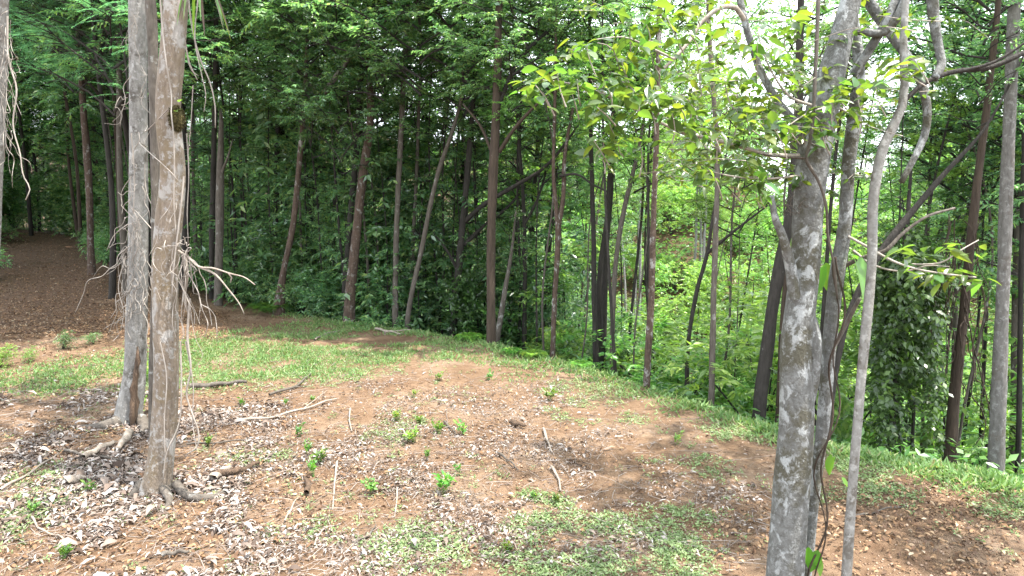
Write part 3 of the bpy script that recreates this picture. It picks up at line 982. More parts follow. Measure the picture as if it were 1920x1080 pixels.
# boughs of the lichen trees
limb(R1, [(1490, 560, 4.93), (1480, 490, 4.9), (1466, 440, 4.85), (1453, 408, 4.83), (1447, 366, 4.83)], 24, 9, 'lichen', 'broken_stub', 10, 14, .1)
mb = MB()
tube(mb, smooth_path([unproj(x_, y_, 4.97) for x_, y_ in ((1520, 760), (1526, 690), (1529, 655), (1524, 610), (1518, 580))], 16), .055 * np.sin(np.linspace(.25, math.pi - .3, 16)) ** .8, 12, bumps=.12, seed=9)
link('burl', mb.mesh('burl', M['lichen'], origin=R1.location), R1)
limb(R1, [(1500, 240, 5.0), (1458, 190, 5.0), (1425, 130, 5.0), (1400, 55, 5.0), (1384, -20, 5.0)], 15, 12, 'lichen')
limb(R1, [(1398, 42, 5.0), (1378, 14, 4.95), (1348, 16, 4.9), (1318, 40, 4.9), (1292, 78, 4.85), (1262, 112, 4.8), (1228, 142, 4.8)], 10, 5, 'dead')
limb(R2, [(1600, 140, 5.2), (1632, 90, 5.1), (1662, 40, 5.0), (1690, -30, 5.0)], 18, 15, 'lichen')
limb(R1, [(1575, 60, 5.05), (1612, 58, 5.05), (1655, 62, 5.0), (1684, 30, 4.95), (1706, -30, 4.95)], 13, 18, 'lichen')
limb(R2, [(1610, -30, 5.3), (1640, 20, 5.3), (1682, 80, 5.25), (1716, 130, 5.2), (1737, 190, 5.2), (1736, 245, 5.2), (1712, 300, 5.2), (1690, 342, 5.2)], 20, 11, 'lichen', 'hanging_limb', 10, 28)
limb(R2, [(1745, -30, 4.9), (1752, 40, 4.9), (1762, 95, 4.87), (1766, 120, 4.84), (1752, 148, 4.8)], 20, 14, 'lichen', 'hanging_limb', 10, 18, .1)
limb(R3, [(1660, 265, 4.8), (1700, 185, 4.8), (1740, 152, 4.8), (1790, 134, 4.8), (1850, 128, 4.8), (1935, 92, 4.8)], 8, 9, 'dark')
limb(R3, [(1800, 134, 4.8), (1860, 118, 4.75), (1930, 75, 4.7)], 7, 4, 'dark')
limb(R1, [(1530, 690, 5.3), (1560, 655, 5.5), (1590, 600, 5.5), (1612, 560, 5.4)], 12, 7, 'mid')
limb(R2, [(1580, 500, 5.2), (1620, 482, 5.1), (1660, 470, 5.0), (1690, 440, 5.0), (1730, 410, 5.0), (1790, 390, 5.1)], 9, 4, 'mid')
limb(R2, [(1584, 440, 5.2), (1625, 462, 5.0), (1680, 492, 4.8), (1720, 505, 4.7), (1760, 512, 4.6), (1830, 520, 4.6)], 6, 3, 'vine')
limb(R2, [(1600, 470, 5.2), (1640, 498, 5.0), (1700, 508, 4.8), (1740, 498, 4.7), (1780, 500, 4.6)], 5, 2, 'vine')
limb(R2, [(1700, 496, 4.8), (1770, 490, 4.6), (1800, 470, 4.6), (1835, 450, 4.6)], 4, 2, 'vine')
limb(R1, [(1498, 292, 4.95), (1440, 290, 4.9), (1400, 278, 4.85), (1340, 262, 4.8), (1272, 245, 4.7), (1205, 212, 4.6), (1140, 180, 4.5), (1085, 160, 4.4), (1005, 148, 4.35)], 9, 2.5, 'vine', 'branch', 6, 30)
limb(R1, [(1500, 250, 4.95), (1430, 235, 4.9), (1370, 195, 4.85), (1358, 150, 4.8)], 6, 2, 'vine', 'branch', 5, 18)
limb(R1, [(1530, 200, 4.9), (1480, 180, 4.8), (1440, 120, 4.75), (1420, 60, 4.7)], 6, 2, 'vine', 'branch', 5, 18)
limb(R1, [(1262, 110, 4.8), (1220, 90, 4.7), (1170, 70, 4.6), (1110, 75, 4.55)], 5, 2, 'vine', 'branch', 5, 14)
limb(R2, [(1600, 220, 5.1), (1560, 200, 4.9), (1510, 215, 4.8), (1460, 250, 4.7)], 6, 2, 'vine', 'branch', 5, 14)
limb(R1, [(1498, 330, 4.95), (1430, 335, 4.8), (1370, 330, 4.7), (1320, 318, 4.6)], 5, 2, 'vine', 'branch', 5, 14)

# broad leaves of the lichen tree: the nearest three hundred one by one
LEAF = [leaf_shape(M['leaf_big'], 'broad_leaf_%d' % i, 1.0, (.46, .40, .52)[i], fold=(.25, .5, .15)[i], droop=(.22, .45, .08)[i], n=5) for i in range(3)]
CL = [(1000, 155, 8), (1018, 172, 5), (1045, 138, 7), (1065, 155, 6), (1082, 148, 6), (1108, 150, 8), (1140, 165, 8), (1160, 150, 9), (1180, 172, 9), (1202, 165, 9), (1215, 190, 8), (1118, 200, 7),
      (1150, 212, 6), (1140, 125, 8), (1165, 112, 7), (1178, 98, 6), (1120, 80, 7), (1100, 86, 5), (1230, 122, 7), (1220, 98, 6), (1250, 178, 8), (1280, 182, 8), (1130, 258, 6), (1112, 262, 4),
      (1160, 268, 5), (1200, 272, 5), (1122, 292, 3), (1260, 212, 7), (1300, 222, 8), (1330, 232, 8), (1320, 322, 4), (1390, 150, 7), (1380, 200, 6), (1350, 240, 7), (1400, 212, 8), (1430, 216, 8),
      (1450, 240, 9), (1470, 222, 8), (1490, 205, 8), (1505, 232, 8), (1525, 215, 8), (1540, 240, 7), (1480, 112, 8), (1440, 62, 8), (1420, 82, 8), (1460, 100, 8), (1480, 32, 5), (1500, 42, 4),
      (1330, 22, 6), (1280, 18, 6), (1250, 32, 7), (1210, 42, 7), (1180, 42, 6), (1340, 332, 5), (1370, 342, 4), (1420, 332, 6), (1440, 350, 5), (1490, 335, 5), (1400, 302, 6), (1430, 302, 5),
      (1580, 162, 8), (1612, 152, 7), (1642, 162, 6), (1562, 192, 7), (1700, 124, 6), (1680, 132, 5), (1722, 122, 4), (1592, 202, 4), (1360, 60, 6), (1390, 90, 6), (1310, 130, 5), (1290, 60, 6)]
r = np.random.default_rng(5)
twigs = MB()
leaf_list = []
for (x, y, k) in CL:
    d = np.interp(x, [1000, 1500, 1720], [4.3, 4.75, 4.7]) + r.normal(0, .15)
    c = unproj(x, y, d)
    a = c + np.array([r.uniform(.02, .16), r.uniform(0, .2), r.uniform(-.22, -.08)])
    tube(twigs, smooth_path([a, (a + c) / 2 + r.normal(0, .02, 3), c], 5), np.linspace(.005, .0025, 5), 4, cap=False)
    az0 = r.uniform(0, 6.28)
    for i in range(int(k * 1.7)):
        az = az0 + i * 2.4 + r.normal(0, .3)
        el = r.uniform(-.6, .25)
        L = r.uniform(.07, .14)
        leaf_list.append((c + r.normal(0, .06, 3) * np.array([1, 1, .6]) - np.array([0, 0, .010 * i * r.random()]), az, el, r.normal(0, .45), L))
CL2 = [(1690, 475, 6), (1712, 470, 5), (1735, 482, 6), (1700, 510, 4), (1745, 515, 8), (1765, 520, 7), (1780, 505, 6), (1800, 512, 5), (1832, 470, 4), (1795, 462, 4), (1842, 522, 5), (1760, 470, 4)]
for (x, y, k) in CL2:
    c = unproj(x, y, 4.6 + r.normal(0, .08))
    az0 = r.uniform(0, 6.28)
    for i in range(k):
        leaf_list.append((c + r.normal(0, .03, 3), az0 + i * 2.4, r.uniform(-.6, .1), r.normal(0, .4), r.uniform(.085, .15)))
tag(link('twigs', twigs.mesh('twigs', M['vine'], origin=R1.location), R1), kind='stuff')
order = r.permutation(len(leaf_list))
rest = MB()
b1 = Vector(R1.location)
for n_, i in enumerate(order):
    c, az, el, roll, L = leaf_list[i]
    rot = Euler((roll, -el, az), 'XYZ')
    if n_ < 295:
        o = link('leaf', LEAF[n_ % 3], R1, Vector(c) - b1)
        o.rotation_euler = rot
        o.scale = (L, L, L)
    else:
        me = LEAF[n_ % 3]
        co = np.array([v.co[:] for v in me.vertices]) * L
        co = co @ np.array(rot.to_matrix()).T + c
        rest.add(co, [p.vertices[:] for p in me.polygons])
r3 = np.random.default_rng(21)
fine = MB()
for q in range(250):
    x, y = (r3.uniform(1230, 1640), r3.uniform(120, 340)) if q % 3 else (r3.uniform(1080, 1780), r3.uniform(-20, 200))
    if 1600 < x < 1700 and y > 210:
        continue
    c = unproj(x, y, r3.uniform(4.7, 6.4))
    tw = unit(np.array([r3.normal(0, 1), r3.normal(0, 1), r3.uniform(-.3, .5)])) * r3.uniform(.2, .45)
    tube(fine, smooth_path([c - tw, c - tw * .4 + r3.normal(0, .02, 3), c], 5), np.linspace(.004, .0015, 5), 3, cap=False)
    for i in range(int(r3.integers(6, 12))):
        me = LEAF[int(r3.integers(0, 3))]
        L = r3.uniform(.05, .095)
        rot = Euler((r3.normal(0, .5), -r3.uniform(-.7, .3), r3.uniform(0, 6.28)), 'XYZ')
        co = np.array([v.co[:] for v in me.vertices]) * L
        co = co @ np.array(rot.to_matrix()).T + c - tw * r3.random()
        rest.add(co, [p.vertices[:] for p in me.polygons])
tag(link('fine_twigs', fine.mesh('fine_twigs', M['vine'], origin=R1.location), R1), kind='stuff')
tag(link('leaves', rest.mesh('leaves', M['leaf_big'], origin=R1.location), R1), kind='stuff')

# heart-leaved climber on the slimmer trunk
HL = leaf_shape(M['leaf_heart'], 'heart_leaf', 1.0, .72, heart=True, fold=.35, droop=.12, n=7)
P = np.array([unproj(x, y, 5.08) for x, y in [(1505, 1150), (1524, 1000), (1540, 880), (1536, 800), (1552, 700), (1560, 620), (1562, 540), (1566, 480)]])
cv = link('climbing_vine', None, loc=P[0])
tag(cv, 'climbing vine with big heart-shaped green leaves on the slimmer lichen trunk', 'vine')
mb = MB()
P2 = smooth_path(P, 40)
P2 = P2 + np.stack([.045 * np.cos(np.arange(40) * .55), -.10 + .03 * np.sin(np.arange(40) * .55), 0 * np.arange(40)], -1)
tube(mb, P2, np.full(40, .008), 6, bumps=.1)
tube(mb, P2 + np.stack([.05 * np.sin(np.arange(40) * .31), .02 * np.cos(np.arange(40) * .4), 0 * np.arange(40)], -1), np.full(40, .006), 5, bumps=.1)
link('stem', mb.mesh('vine_stem', M['brown'], origin=P[0]), cv)
for (x, y, d, az, el, roll, L) in [(1537, 505, 4.98, 2.0, -1.25, .35, .26), (1606, 492, 4.95, -1.2, -1.15, -.3, .31), (1558, 500, 5.25, 1.4, -1.3, .2, .20), (1582, 905, 4.95, .5, -.7, .6, .17), (1562, 858, 5.0, 3.6, -1.2, .3, .14), (1524, 1035, 4.95, 1.2, -1.25, .2, .19), (1530, 1050, 5.0, -.5, -1.2, .4, .14), (1600, 480, 5.1, .2, -.6, .2, .13)]:
    o = link('leaf', HL, cv, Vector(unproj(x, y, d)) - cv.location)
    o.rotation_euler = (roll, -el, az)
    o.scale = (L, L, L)


# ---------------------------------------------------------------- hanging dry vines
def vine_thing(label, strands, mat='vine', name='dead_vine'):
    """STRANDS: lists of (x, y, distance) with a width in picture units."""
    P0 = unproj(*strands[0][0][0])
    t = link(name, None, loc=P0)
    tag(t, label, 'vine')
    for pts, w in strands:
        P = smooth_path([unproj(*p) for p in pts], max(6, 4 * len(pts)))
        mb = MB()
        tube(mb, P, np.linspace(w, w * .55, len(P)) / F * pts[0][2] / 2, 4, bumps=.1, seed=int(abs(pts[0][0] * 7 + pts[-1][1])))
        link('stem', mb.mesh('vine_stem', M[mat], origin=P0), t)
    return t


def wander(x, y, d, n, sx, sy, r, dx=0, dy=20):
    out = [(x, y, d)]
    for i in range(n):
        x += dx + r.normal(0, sx)
        y += dy + r.normal(0, sy)
        out.append((x, y, d + r.normal(0, .04)))
    return out


r = np.random.default_rng(31)
S = []
for i in range(46):       # the tangle over the grey trunk
    y0 = r.choice([r.uniform(385, 560), r.uniform(-10, 380)], p=[.68, .32])
    S.append((wander(r.uniform(236, 278), y0, 9.74, r.integers(4, 8), 8, 7, r, r.uniform(-5, 4), r.uniform(6, 24)), r.uniform(.9, 1.9)))
for i in range(22):
    x0, y0 = r.uniform(226, 250), r.uniform(400, 600)
    S.append((wander(x0, y0, 9.72, r.integers(4, 7), 6, 8, r, r.uniform(-7, 1), r.uniform(-2, 22)), r.uniform(.9, 1.7)))
S += [([(254, 395, 9.7), (285, 430, 9.4), (305, 460, 8.6), (318, 490, 7.3)], 1.8), ([(240, 420, 9.7), (215, 440, 9.7), (200, 470, 9.7)], 2), ([(236, 480, 9.7), (222, 540, 9.7), (232, 590, 9.7), (226, 620, 9.7)], 2.4), ([(246, 250, 9.7), (252, 330, 9.7), (250, 400, 9.7)], 2.4)]
vine_thing('tangle of pale dry vines clinging to the smooth grey trunk', S)
S = [([(300, -10, 7.25), (305, 60, 7.25), (312, 120, 7.2), (322, 190, 7.25), (321, 205, 7.2), (325, 250, 7.2), (327, 330, 7.2), (326, 370, 7.2), (330, 440, 7.2)], 3.4),
     ([(276, 275, 9.0), (290, 295, 7.3), (316, 318, 7.2), (340, 345, 7.2)], 2.6), ([(320, 200, 7.25), (296, 225, 7.4), (276, 236, 9)], 2.2),
     ([(345, 330, 7.25), (340, 380, 7.22), (334, 430, 7.22), (326, 500, 7.22), (322, 560, 7.22)], 4), ([(338, 640, 7.25), (340, 720, 7.25), (334, 800, 7.25), (312, 850, 7.2), (306, 900, 7.2)], 4),
     ([(300, 640, 7.25), (312, 700, 7.22), (308, 790, 7.22), (310, 860, 7.2)], 3)]
for i in range(9):
    S.append((wander(r.uniform(302, 336), r.uniform(330, 560), 7.22, r.integers(4, 8), 8, 8, r, r.uniform(-2, 4), r.uniform(8, 24)), r.uniform(1, 2)))
vine_thing('brown and pale creeper stems running down the tan mottled trunk', S)
S = []
for i in range(14):
    S.append((wander(r.uniform(340, 360), r.uniform(460, 500), 7.3, r.integers(4, 8), 6, 8, r, r.uniform(-1, 3), r.uniform(10, 26)), r.uniform(1, 2.4)))
for i in range(8):
    S.append((wander(r.uniform(332, 356), r.uniform(452, 474), 7.3, 3, 7, 5, r, r.uniform(-3, 6), r.uniform(-4, 4)), r.uniform(1.2, 2.2)))
S += [([(356, 560, 7.3), (352, 640, 7.3), (358, 690, 7.3), (350, 740, 7.3), (362, 780, 7.3), (372, 810, 7.3), (368, 840, 7.3), (350, 852, 7.3)], 5), ([(348, 640, 7.3), (362, 720, 7.3), (362, 800, 7.3), (370, 850, 7.25)], 3)]
vine_thing('dry root tangle dangling from the dead branch of the tan trunk', S)
S = []
for i in range(22):
    S.append((wander(r.uniform(2, 22), r.choice([r.uniform(20, 120), r.uniform(120, 260)]), 6.4, r.integers(4, 7), 7, 8, r, r.uniform(-1, 3), r.uniform(10, 24)), r.uniform(.7, 1.4)))
S.append(([(14, 30, 6.4), (18, 120, 6.4), (30, 160, 6.4), (25, 240, 6.4), (38, 290, 6.4), (44, 330, 6.4), (56, 355, 6.4), (48, 375, 6.4)], 4))
vine_thing('curtain of thin pale aerial roots hanging beside the edge trunk', S)
S = [([(352, -10, 8), (362, 60, 8), (375, 110, 8), (392, 150, 8), (402, 190, 8), (404, 240, 8)], 3.5), ([(372, -10, 8.5), (366, 80, 8.5), (378, 140, 8.5), (386, 180, 8.5), (382, 210, 8.5)], 2.5), ([(350, 250, 8), (354, 330, 8), (351, 400, 8), (353, 455, 8)], 2.5),
     ([(346, 70, 8), (356, 120, 8), (370, 150, 8)], 3), ([(350, 100, 8), (362, 135, 8), (372, 142, 8)], 2.5), ([(362, 160, 8), (358, 230, 8), (352, 300, 8)], 2)]
vine_thing('thin looping vines hanging in the air past the tan trunk', S)
S = []
for i in range(26):
    S.append((wander(r.uniform(1770, 1840), r.uniform(380, 640), 10.4, r.integers(5, 9), 7, 9, r, r.uniform(-4, 3), r.uniform(16, 36)), r.uniform(1.8, 3.4)))
vine_thing('brown strands of vine shrouding the shaggy trunk', S, 'brown')
S = []
for i in range(16):
    S.append((wander(r.uniform(1462, 1500), r.uniform(380, 410), 4.85, 4, 7, 6, r, r.uniform(-4, 4), r.uniform(-7, 3)), r.uniform(1.2, 2)))
S += [([(1535, -20, 4.8), (1528, 150, 4.75), (1520, 260, 4.72), (1512, 300, 4.72), (1530, 330, 4.72), (1548, 380, 4.75), (1552, 440, 4.85), (1564, 500, 4.9), (1570, 560, 4.95)], 8), ([(1516, 296, 4.72), (1470, 294, 4.75), (1420, 288, 4.8)], 5)]
vine_thing('woody vine crossing the face of the large lichen trunk', S, 'mid')

# moss clump on the tan trunk
c = unproj(331, 222, 7.28)
mc = link('moss_clump', None, loc=c)
tag(mc, 'dark shaggy moss clump with a bright sprig stuck on the tan trunk', 'moss')
mb = MB()
g = np.random.default_rng(3)
th, ph = np.meshgrid(np.linspace(0, 2 * np.pi, 20, endpoint=False), np.linspace(.05, np.pi - .05, 14))
rr = .085 * (1 + .3 * (g.random(th.shape) - .5))
v = np.stack([rr * .8 * np.sin(ph) * np.cos(th), rr * .8 * np.sin(ph) * np.sin(th), rr * 1.5 * np.cos(ph)], -1)
ii = np.arange(14 * 20).reshape(14, 20)
mb.add(v.reshape(-1, 3), np.stack([ii[:-1], np.roll(ii[:-1], -1, 1), np.roll(ii[1:], -1, 1), ii[1:]], -1).reshape(-1, 4))
D = unit(g.normal(0, 1, (900, 3)))
leaves2(mb, D * np.array([.06, .06, .115]), D + g.normal(0, .5, (900, 3)) - np.array([0, 0, .5]), unit(g.normal(0, 1, (900, 3))), g.uniform(.02, .05, 900), g.uniform(.004, .009, 900))
link('moss', mb.mesh('moss', M['moss']), mc)
for k, (dx, dz, az, L) in enumerate([(-.03, .05, 2.4, .11), (.02, .06, .4, .10), (.0, .07, 1.6, .09), (.06, .16, .6, .12)]):
    o = link('leaf', LEAF[k % 3], mc, (dx, -.05, dz))
    o.rotation_euler = (.3, -.3, az - 1.5)
    o.scale = (L, L, L)

# strap-leaved epiphyte near the top of the tan trunk
c = unproj(372, -5, 7.6)
ep = link('epiphyte', None, loc=c)
tag(ep, 'tuft of drooping strap leaves perched high on the tan trunk', 'plant')
for k in range(16):
    mb = MB()
    az = k * 2.4
    d = np.array([math.cos(az), math.sin(az), 0])
    ln = g.uniform(.25, .5)
    pts = smooth_path([(0, 0, 0), d * ln * .45 + np.array([0, 0, .12]), d * ln * .8 - np.array([0, 0, .12]), d * ln - np.array([0, 0, .35])], 8)
    w = np.sin(np.linspace(.25, math.pi, 8)) * .014 + .001
    s = np.cross(d, [0, 0, 1])
    v = np.stack([pts + s * w[:, None], pts - s * w[:, None]], 1).reshape(-1, 3)
    mb.add(v, [(2 * i, 2 * i + 1, 2 * i + 3, 2 * i + 2) for i in range(7)])
    link('leaf', mb.mesh('strap_leaf', M['leaf_seedling' if k % 3 else 'litter']), ep)

# creeper smothering the thin tree
mb = MB()
g = np.random.default_rng(44)
O = []
for k in range(46):
    x = g.uniform(1640, 1765)
    y0 = 425 + g.uniform(-20, 60) + abs(x - 1700) * .6
    y1 = g.uniform(640, 885)
    n = int((y1 - y0) / 9)
    dd = 11 + g.normal(0, .5)
    xs = x + np.cumsum(g.normal(0, 2.2, n))
    for q in range(n):
        if g.random() < .8:
            O.append(unproj(xs[q], y0 + q * 9, dd))
for k in range(420):
    O.append(unproj(1705 + g.normal(0, 30), 470 + abs(g.normal(0, 1)) * 75, 11 + g.normal(0, .5)))
O = np.array(O)
O[:, 2] = np.maximum(O[:, 2], tz(O[:, 0], O[:, 1]) + .1)
sprays(mb, O, g.normal(0, 1, (len(O), 3)) + np.array([0, 0, -.4]), g, 7, .22, .12, .075, .9)
link('creeper', mb.mesh('creeper', M['leaf_ivy'], smooth=False, origin=t19.location), t19)
mb = MB()
O = np.array([unproj(866 + g.normal(0, 18), 570 + g.normal(0, 40), 18.6 + g.normal(0, .3)) for k in range(240)])
O[:, 2] = np.maximum(O[:, 2], tz(O[:, 0], O[:, 1]) + .1)
sprays(mb, O, g.normal(0, 1, (240, 3)), g, 8, .25, .13, .07, .8)
link('creeper', mb.mesh('creeper', M['leaf_ivy'], smooth=False, origin=t8.location), t8)


# ---------------------------------------------------------------- forest, understorey and valley
def put(name, parts, loc, s, rz, label, cat, group, sz=None, tilt=(0, 0)):
    o = link(name, None, loc=loc)
    o.scale = (s, s, sz or s)
    o.rotation_euler = (tilt[0], tilt[1], rz)
    tag(o, label, cat, group)
    for nm, me, ofs, sc in parts:
        c = link(nm, me, o, ofs)
        if sc != 1:
            c.scale = (sc, sc, sc)
    return o


HX = [(h.location[0], h.location[1]) for h in HEAD]
used = list(HX)


def wood_place(px):
    for lim, t in ((0, 'beyond the edge trunk'), (225, 'beyond the path'), (400, 'behind the grey and tan trunks'), (500, 'past the snapped grey trunk'), (600, 'behind the curved lichen-spotted trunk'), (700, 'behind the thick red-brown trunk'),
                   (800, 'behind the straight grey trunk'), (900, 'behind the dark branching tree'), (1000, 'behind the tall brown trunk')):
        if px < lim:
            return t
    return 'by the mottled forked trunk'


def valley_place(px, y):
    d = 'on the near slope' if y < 17 else 'down in the valley' if y < 34 else 'on the far slope'
    for lim, t in ((1100, 'past the forked mottled trunk'), (1200, 'past the three dark stems'), (1280, 'past the reddish flaky trunk'), (1400, 'around the ringed grey trunk'), (1480, 'past the black leaning trunk'), (1650, 'behind the lichen trees'), (1770, 'behind the ivy-smothered tree'), (1850, 'behind the shaggy trunk')):
        if px < lim:
            return d + ' ' + t
    return d + ' behind the grey speckled trunk'


def free(x, y, dmin):
    return all((x - a) ** 2 + (y - b) ** 2 > dmin * dmin for a, b in used)


g = np.random.default_rng(77)
for (px, y, s_) in [(256, 16.2, .8), (300, 17.6, .9), (200, 20.5, .9), (150, 33, 1.2), (-60, 20, 1.2), (-110, 25, 1.3), (-40, 29, 1.1), (232, 21, 1.1), (250, 25, 1.3), (275, 22.5, 1.1), (225, 30, 1.3), (300, 28, 1.2), (-90, 34, 1.3), (335, 23, 1.2), (365, 26, 1.2), (150, 36, 1.2), (60, 37, 1.2)]:  # trees added so their crowns shade the path, some out of view
    x = (px - 960) / F * y
    tm, top = TP[int(g.integers(0, 6))]
    c1, c2 = CR['f' if px < 260 else 'a'], CR['c']
    top = np.array(top)
    used.append((x, y))
    put('forest_tree', [('trunk', tm, (0, 0, 0), 1), ('limbs', c1[0], tuple(top * .42), 1.1), ('crown', c1[1], tuple(top * .42), 1.1), ('limbs', c2[0], tuple(top * .75), 1), ('crown', c2[1], tuple(top * .75), 1)], (x, y, float(tz(x, y))), s_, g.uniform(0, 6.28), 'slim dark-trunked tree added to shade the leaf-strewn path', 'tree', 'shade trees added along the path')
TT = [trunk_proto('pole_%d' % i, 500 + i, 12, .032 + .006 * i, ['mid', 'dark', 'mid', 'dark'][i], .7) for i in range(4)]
for i in range(130):
    px = g.uniform(-60, 1130)
    y = 19.5 + 16 * g.random() ** 1.3
    x = (px - 960) / F * y
    if float(sdist(x, y)) < .7 or on_path(x, y) or (px < 225 and y < 31):
        continue
    tm, top = TT[i % 4]
    top = np.array(top)
    c1 = CR[g.choice(['a', 'b', 'c'])]
    put('pole_tree', [('trunk', tm, (0, 0, 0), 1), ('limbs', c1[0], tuple(top * .72), .5), ('crown', c1[1], tuple(top * .72), .5)], (x, y, float(tz(x, y))), g.uniform(.7, 1.1), g.uniform(0, 6.28), 'pole-thin young tree ' + wood_place(px), 'tree', 'thin poles ' + wood_place(px), tilt=(g.normal(0, .05), g.normal(0, .05)))
for i in range(64):
    px = g.uniform(-260, 330) if i < 36 else g.uniform(-60, 250)
    y = 37 + 30 * g.random() if i < 36 else 35 + 18 * g.random()
    x = (px - 960) / F * y
    if on_path(x, y):
        continue
    tm, top = TP[i % 6]
    top = np.array(top)
    c1, c2 = CR[g.choice(['f', 'a', 'b'])], CR[g.choice(['a', 'c'])]
    h1 = g.uniform(.12, .3)
    put('deep_wood_tree', [('trunk', tm, (0, 0, 0), 1), ('limbs', c1[0], tuple(top * h1), 1), ('crown', c1[1], tuple(top * h1), 1), ('limbs', c2[0], tuple(top * .65), 1), ('crown', c2[1], tuple(top * .65), 1)], (x, y, float(tz(x, y))), g.uniform(1, 1.4), g.uniform(0, 6.28), 'dark leafy tree deep in the wood beyond the end of the path', 'tree', 'deep trees beyond the path')
cnt = 0
tries = 0
while cnt < 105 and tries < 9000:      # the shaded wood behind the clearing
    tries += 1
    px = g.uniform(-250, 1010)
    y = 19.5 + 40 * g.random() ** 1.5
    x = (px - 960) / F * y
    s = float(sdist(x, y))
    if s < .8 and px > 480:
        continue
    if px <= 480 and y < 21.5:
        continue
    if on_path(x, y) or (px < 215 and y < 33 and px > -20) or not free(x, y, 1.0):
        continue
    used.append((x, y))
    k = int(g.integers(0, 6))
    tm, top = TP[k]
    keys = ['a', 'b', 'c', 'f'] if px < 600 else ['a', 'b', 'c', 'g'] if px < 900 else ['g', 'b', 'g', 's']
    c1, c2 = CR[g.choice(keys)], CR[g.choice(keys)]
    sc = g.uniform(.85, 1.25)
    top = np.array(top)
    h1 = g.uniform(2.4, 7.0)
    parts = [('trunk', tm, (0, 0, 0), 1), ('limbs', c1[0], top * (h1 / 15) * np.array([1, 1, 1]), 1), ('crown', c1[1], top * (h1 / 15), 1)]
    if y > 34 and g.random() < .35:
        parts += [('limbs', c2[0], tuple(top * .8), .8), ('crown', c2[1], tuple(top * .8), .8)]
    if px < 900:
        put('forest_tree', parts, (x, y, float(tz(x, y))), sc, g.uniform(0, 6.28), ('slim leafy tree in the front rank of the wood ' if y < 27 else 'dark slim tree deep in the wood ') + wood_place(px), 'tree', 'wood trees ' + ('in front ' if y < 27 else 'deep ') + wood_place(px), tilt=(g.normal(0, .03), g.normal(0, .03)))
    else:
        put('valley_edge_tree', parts, (x, y, float(tz(x, y))), sc, g.uniform(0, 6.28), 'slim tree on the slope between the shaded wood and the bright valley', 'tree', 'trees where wood meets valley', tilt=(g.normal(0, .03), g.normal(0, .03)))
    cnt += 1

cnt = tries = 0
while cnt < 230 and tries < 9000:      # leafy saplings under the trees
    tries += 1
    px = g.uniform(-100, 1130)
    y = 19.5 + 24 * g.random() ** 1.7
    x = (px - 960) / F * y
    s = float(sdist(x, y))
    if s < .7 + 1.5 * (px > 900) or on_path(x, y) or (px < 225 and y < 32):
        continue
    k = int(g.integers(0, 4))
    st, fo = SA[k]
    put('sapling', [('stem', st, (0, 0, 0), 1), ('foliage', fo, (0, 0, 0), 1)], (x, y, float(tz(x, y))), g.uniform(.7, 1.15), g.uniform(0, 6.28), ('leafy sapling at the edge of the wood ' if y < 24 else 'dim leafy sapling deep in the wood ') + wood_place(px), 'sapling', 'saplings ' + ('in front ' if y < 24 else 'deep ') + wood_place(px))
    cnt += 1
for i in range(15):
    px = g.uniform(430, 930)
    y = 20.2 + 3.5 * g.random()
    x = (px - 960) / F * y
    if float(sdist(x, y)) < .7:
        continue
    st, fo = SA[int(g.integers(0, 4))]
    put('tall_sapling', [('stem', st, (0, 0, 0), 1), ('foliage', fo, (0, 0, 0), 1)], (x, y, float(tz(x, y))), g.uniform(1.0, 1.3), g.uniform(0, 6.28), 'tall leafy sapling reaching up among the trunks ' + wood_place(px), 'sapling', 'tall saplings ' + wood_place(px), sz=g.uniform(1.3, 1.7))
for i in range(13):
    y = 22 + 12 * g.random()
    px = 238 - 4.5 * (y - 21) + g.normal(0, 12) if i % 4 else g.uniform(-70, 6)
    x = (px - 960) / F * y
    st, fo = BD[i % 3]
    put('dark_shrub', [('stems', st, (0, 0, 0), 1), ('foliage', fo, (0, 0, 0), 1)], (x, y, float(tz(x, y))), g.uniform(.35, .7), g.uniform(0, 6.28), 'low dark green shrub crowding the side of the shaded path', 'shrub', 'shrubs beside the path')
for i in range(60):
    px = g.uniform(380, 1150)
    y = 20 + 12 * g.random()
    x = (px - 960) / F * y
    if float(sdist(x, y)) < .6:
        continue
    st, fo = BD[i % 3]
    put('dark_shrub', [('stems', st, (0, 0, 0), 1), ('foliage', fo, (0, 0, 0), 1)], (x, y, float(tz(x, y))), g.uniform(.6, 1.0), g.uniform(0, 6.28), 'low dark green shrub ' + wood_place(px), 'shrub', 'low shrubs ' + wood_place(px))

cnt = tries = 0
while cnt < 90 and tries < 4000:      # dense growth closing the view beyond the path
    tries += 1
    px = g.choice([g.uniform(-300, 260), g.uniform(260, 700)])
    y = 33 + 42 * g.random()
    x = (px - 960) / F * y
    if on_path(x, y) or float(sdist(x, y)) < .6:
        continue
    st, fo = DO[1]
    put('forest_bush', [('stems', st, (0, 0, 0), 1), ('foliage', fo, (0, 0, 0), 1)], (x, y, float(tz(x, y)) - .6), g.uniform(.55, 1.0), g.uniform(0, 6.28), 'dense dark bush closing the view deep ' + wood_place(px), 'bush', 'deep bushes ' + wood_place(px))
    cnt += 1

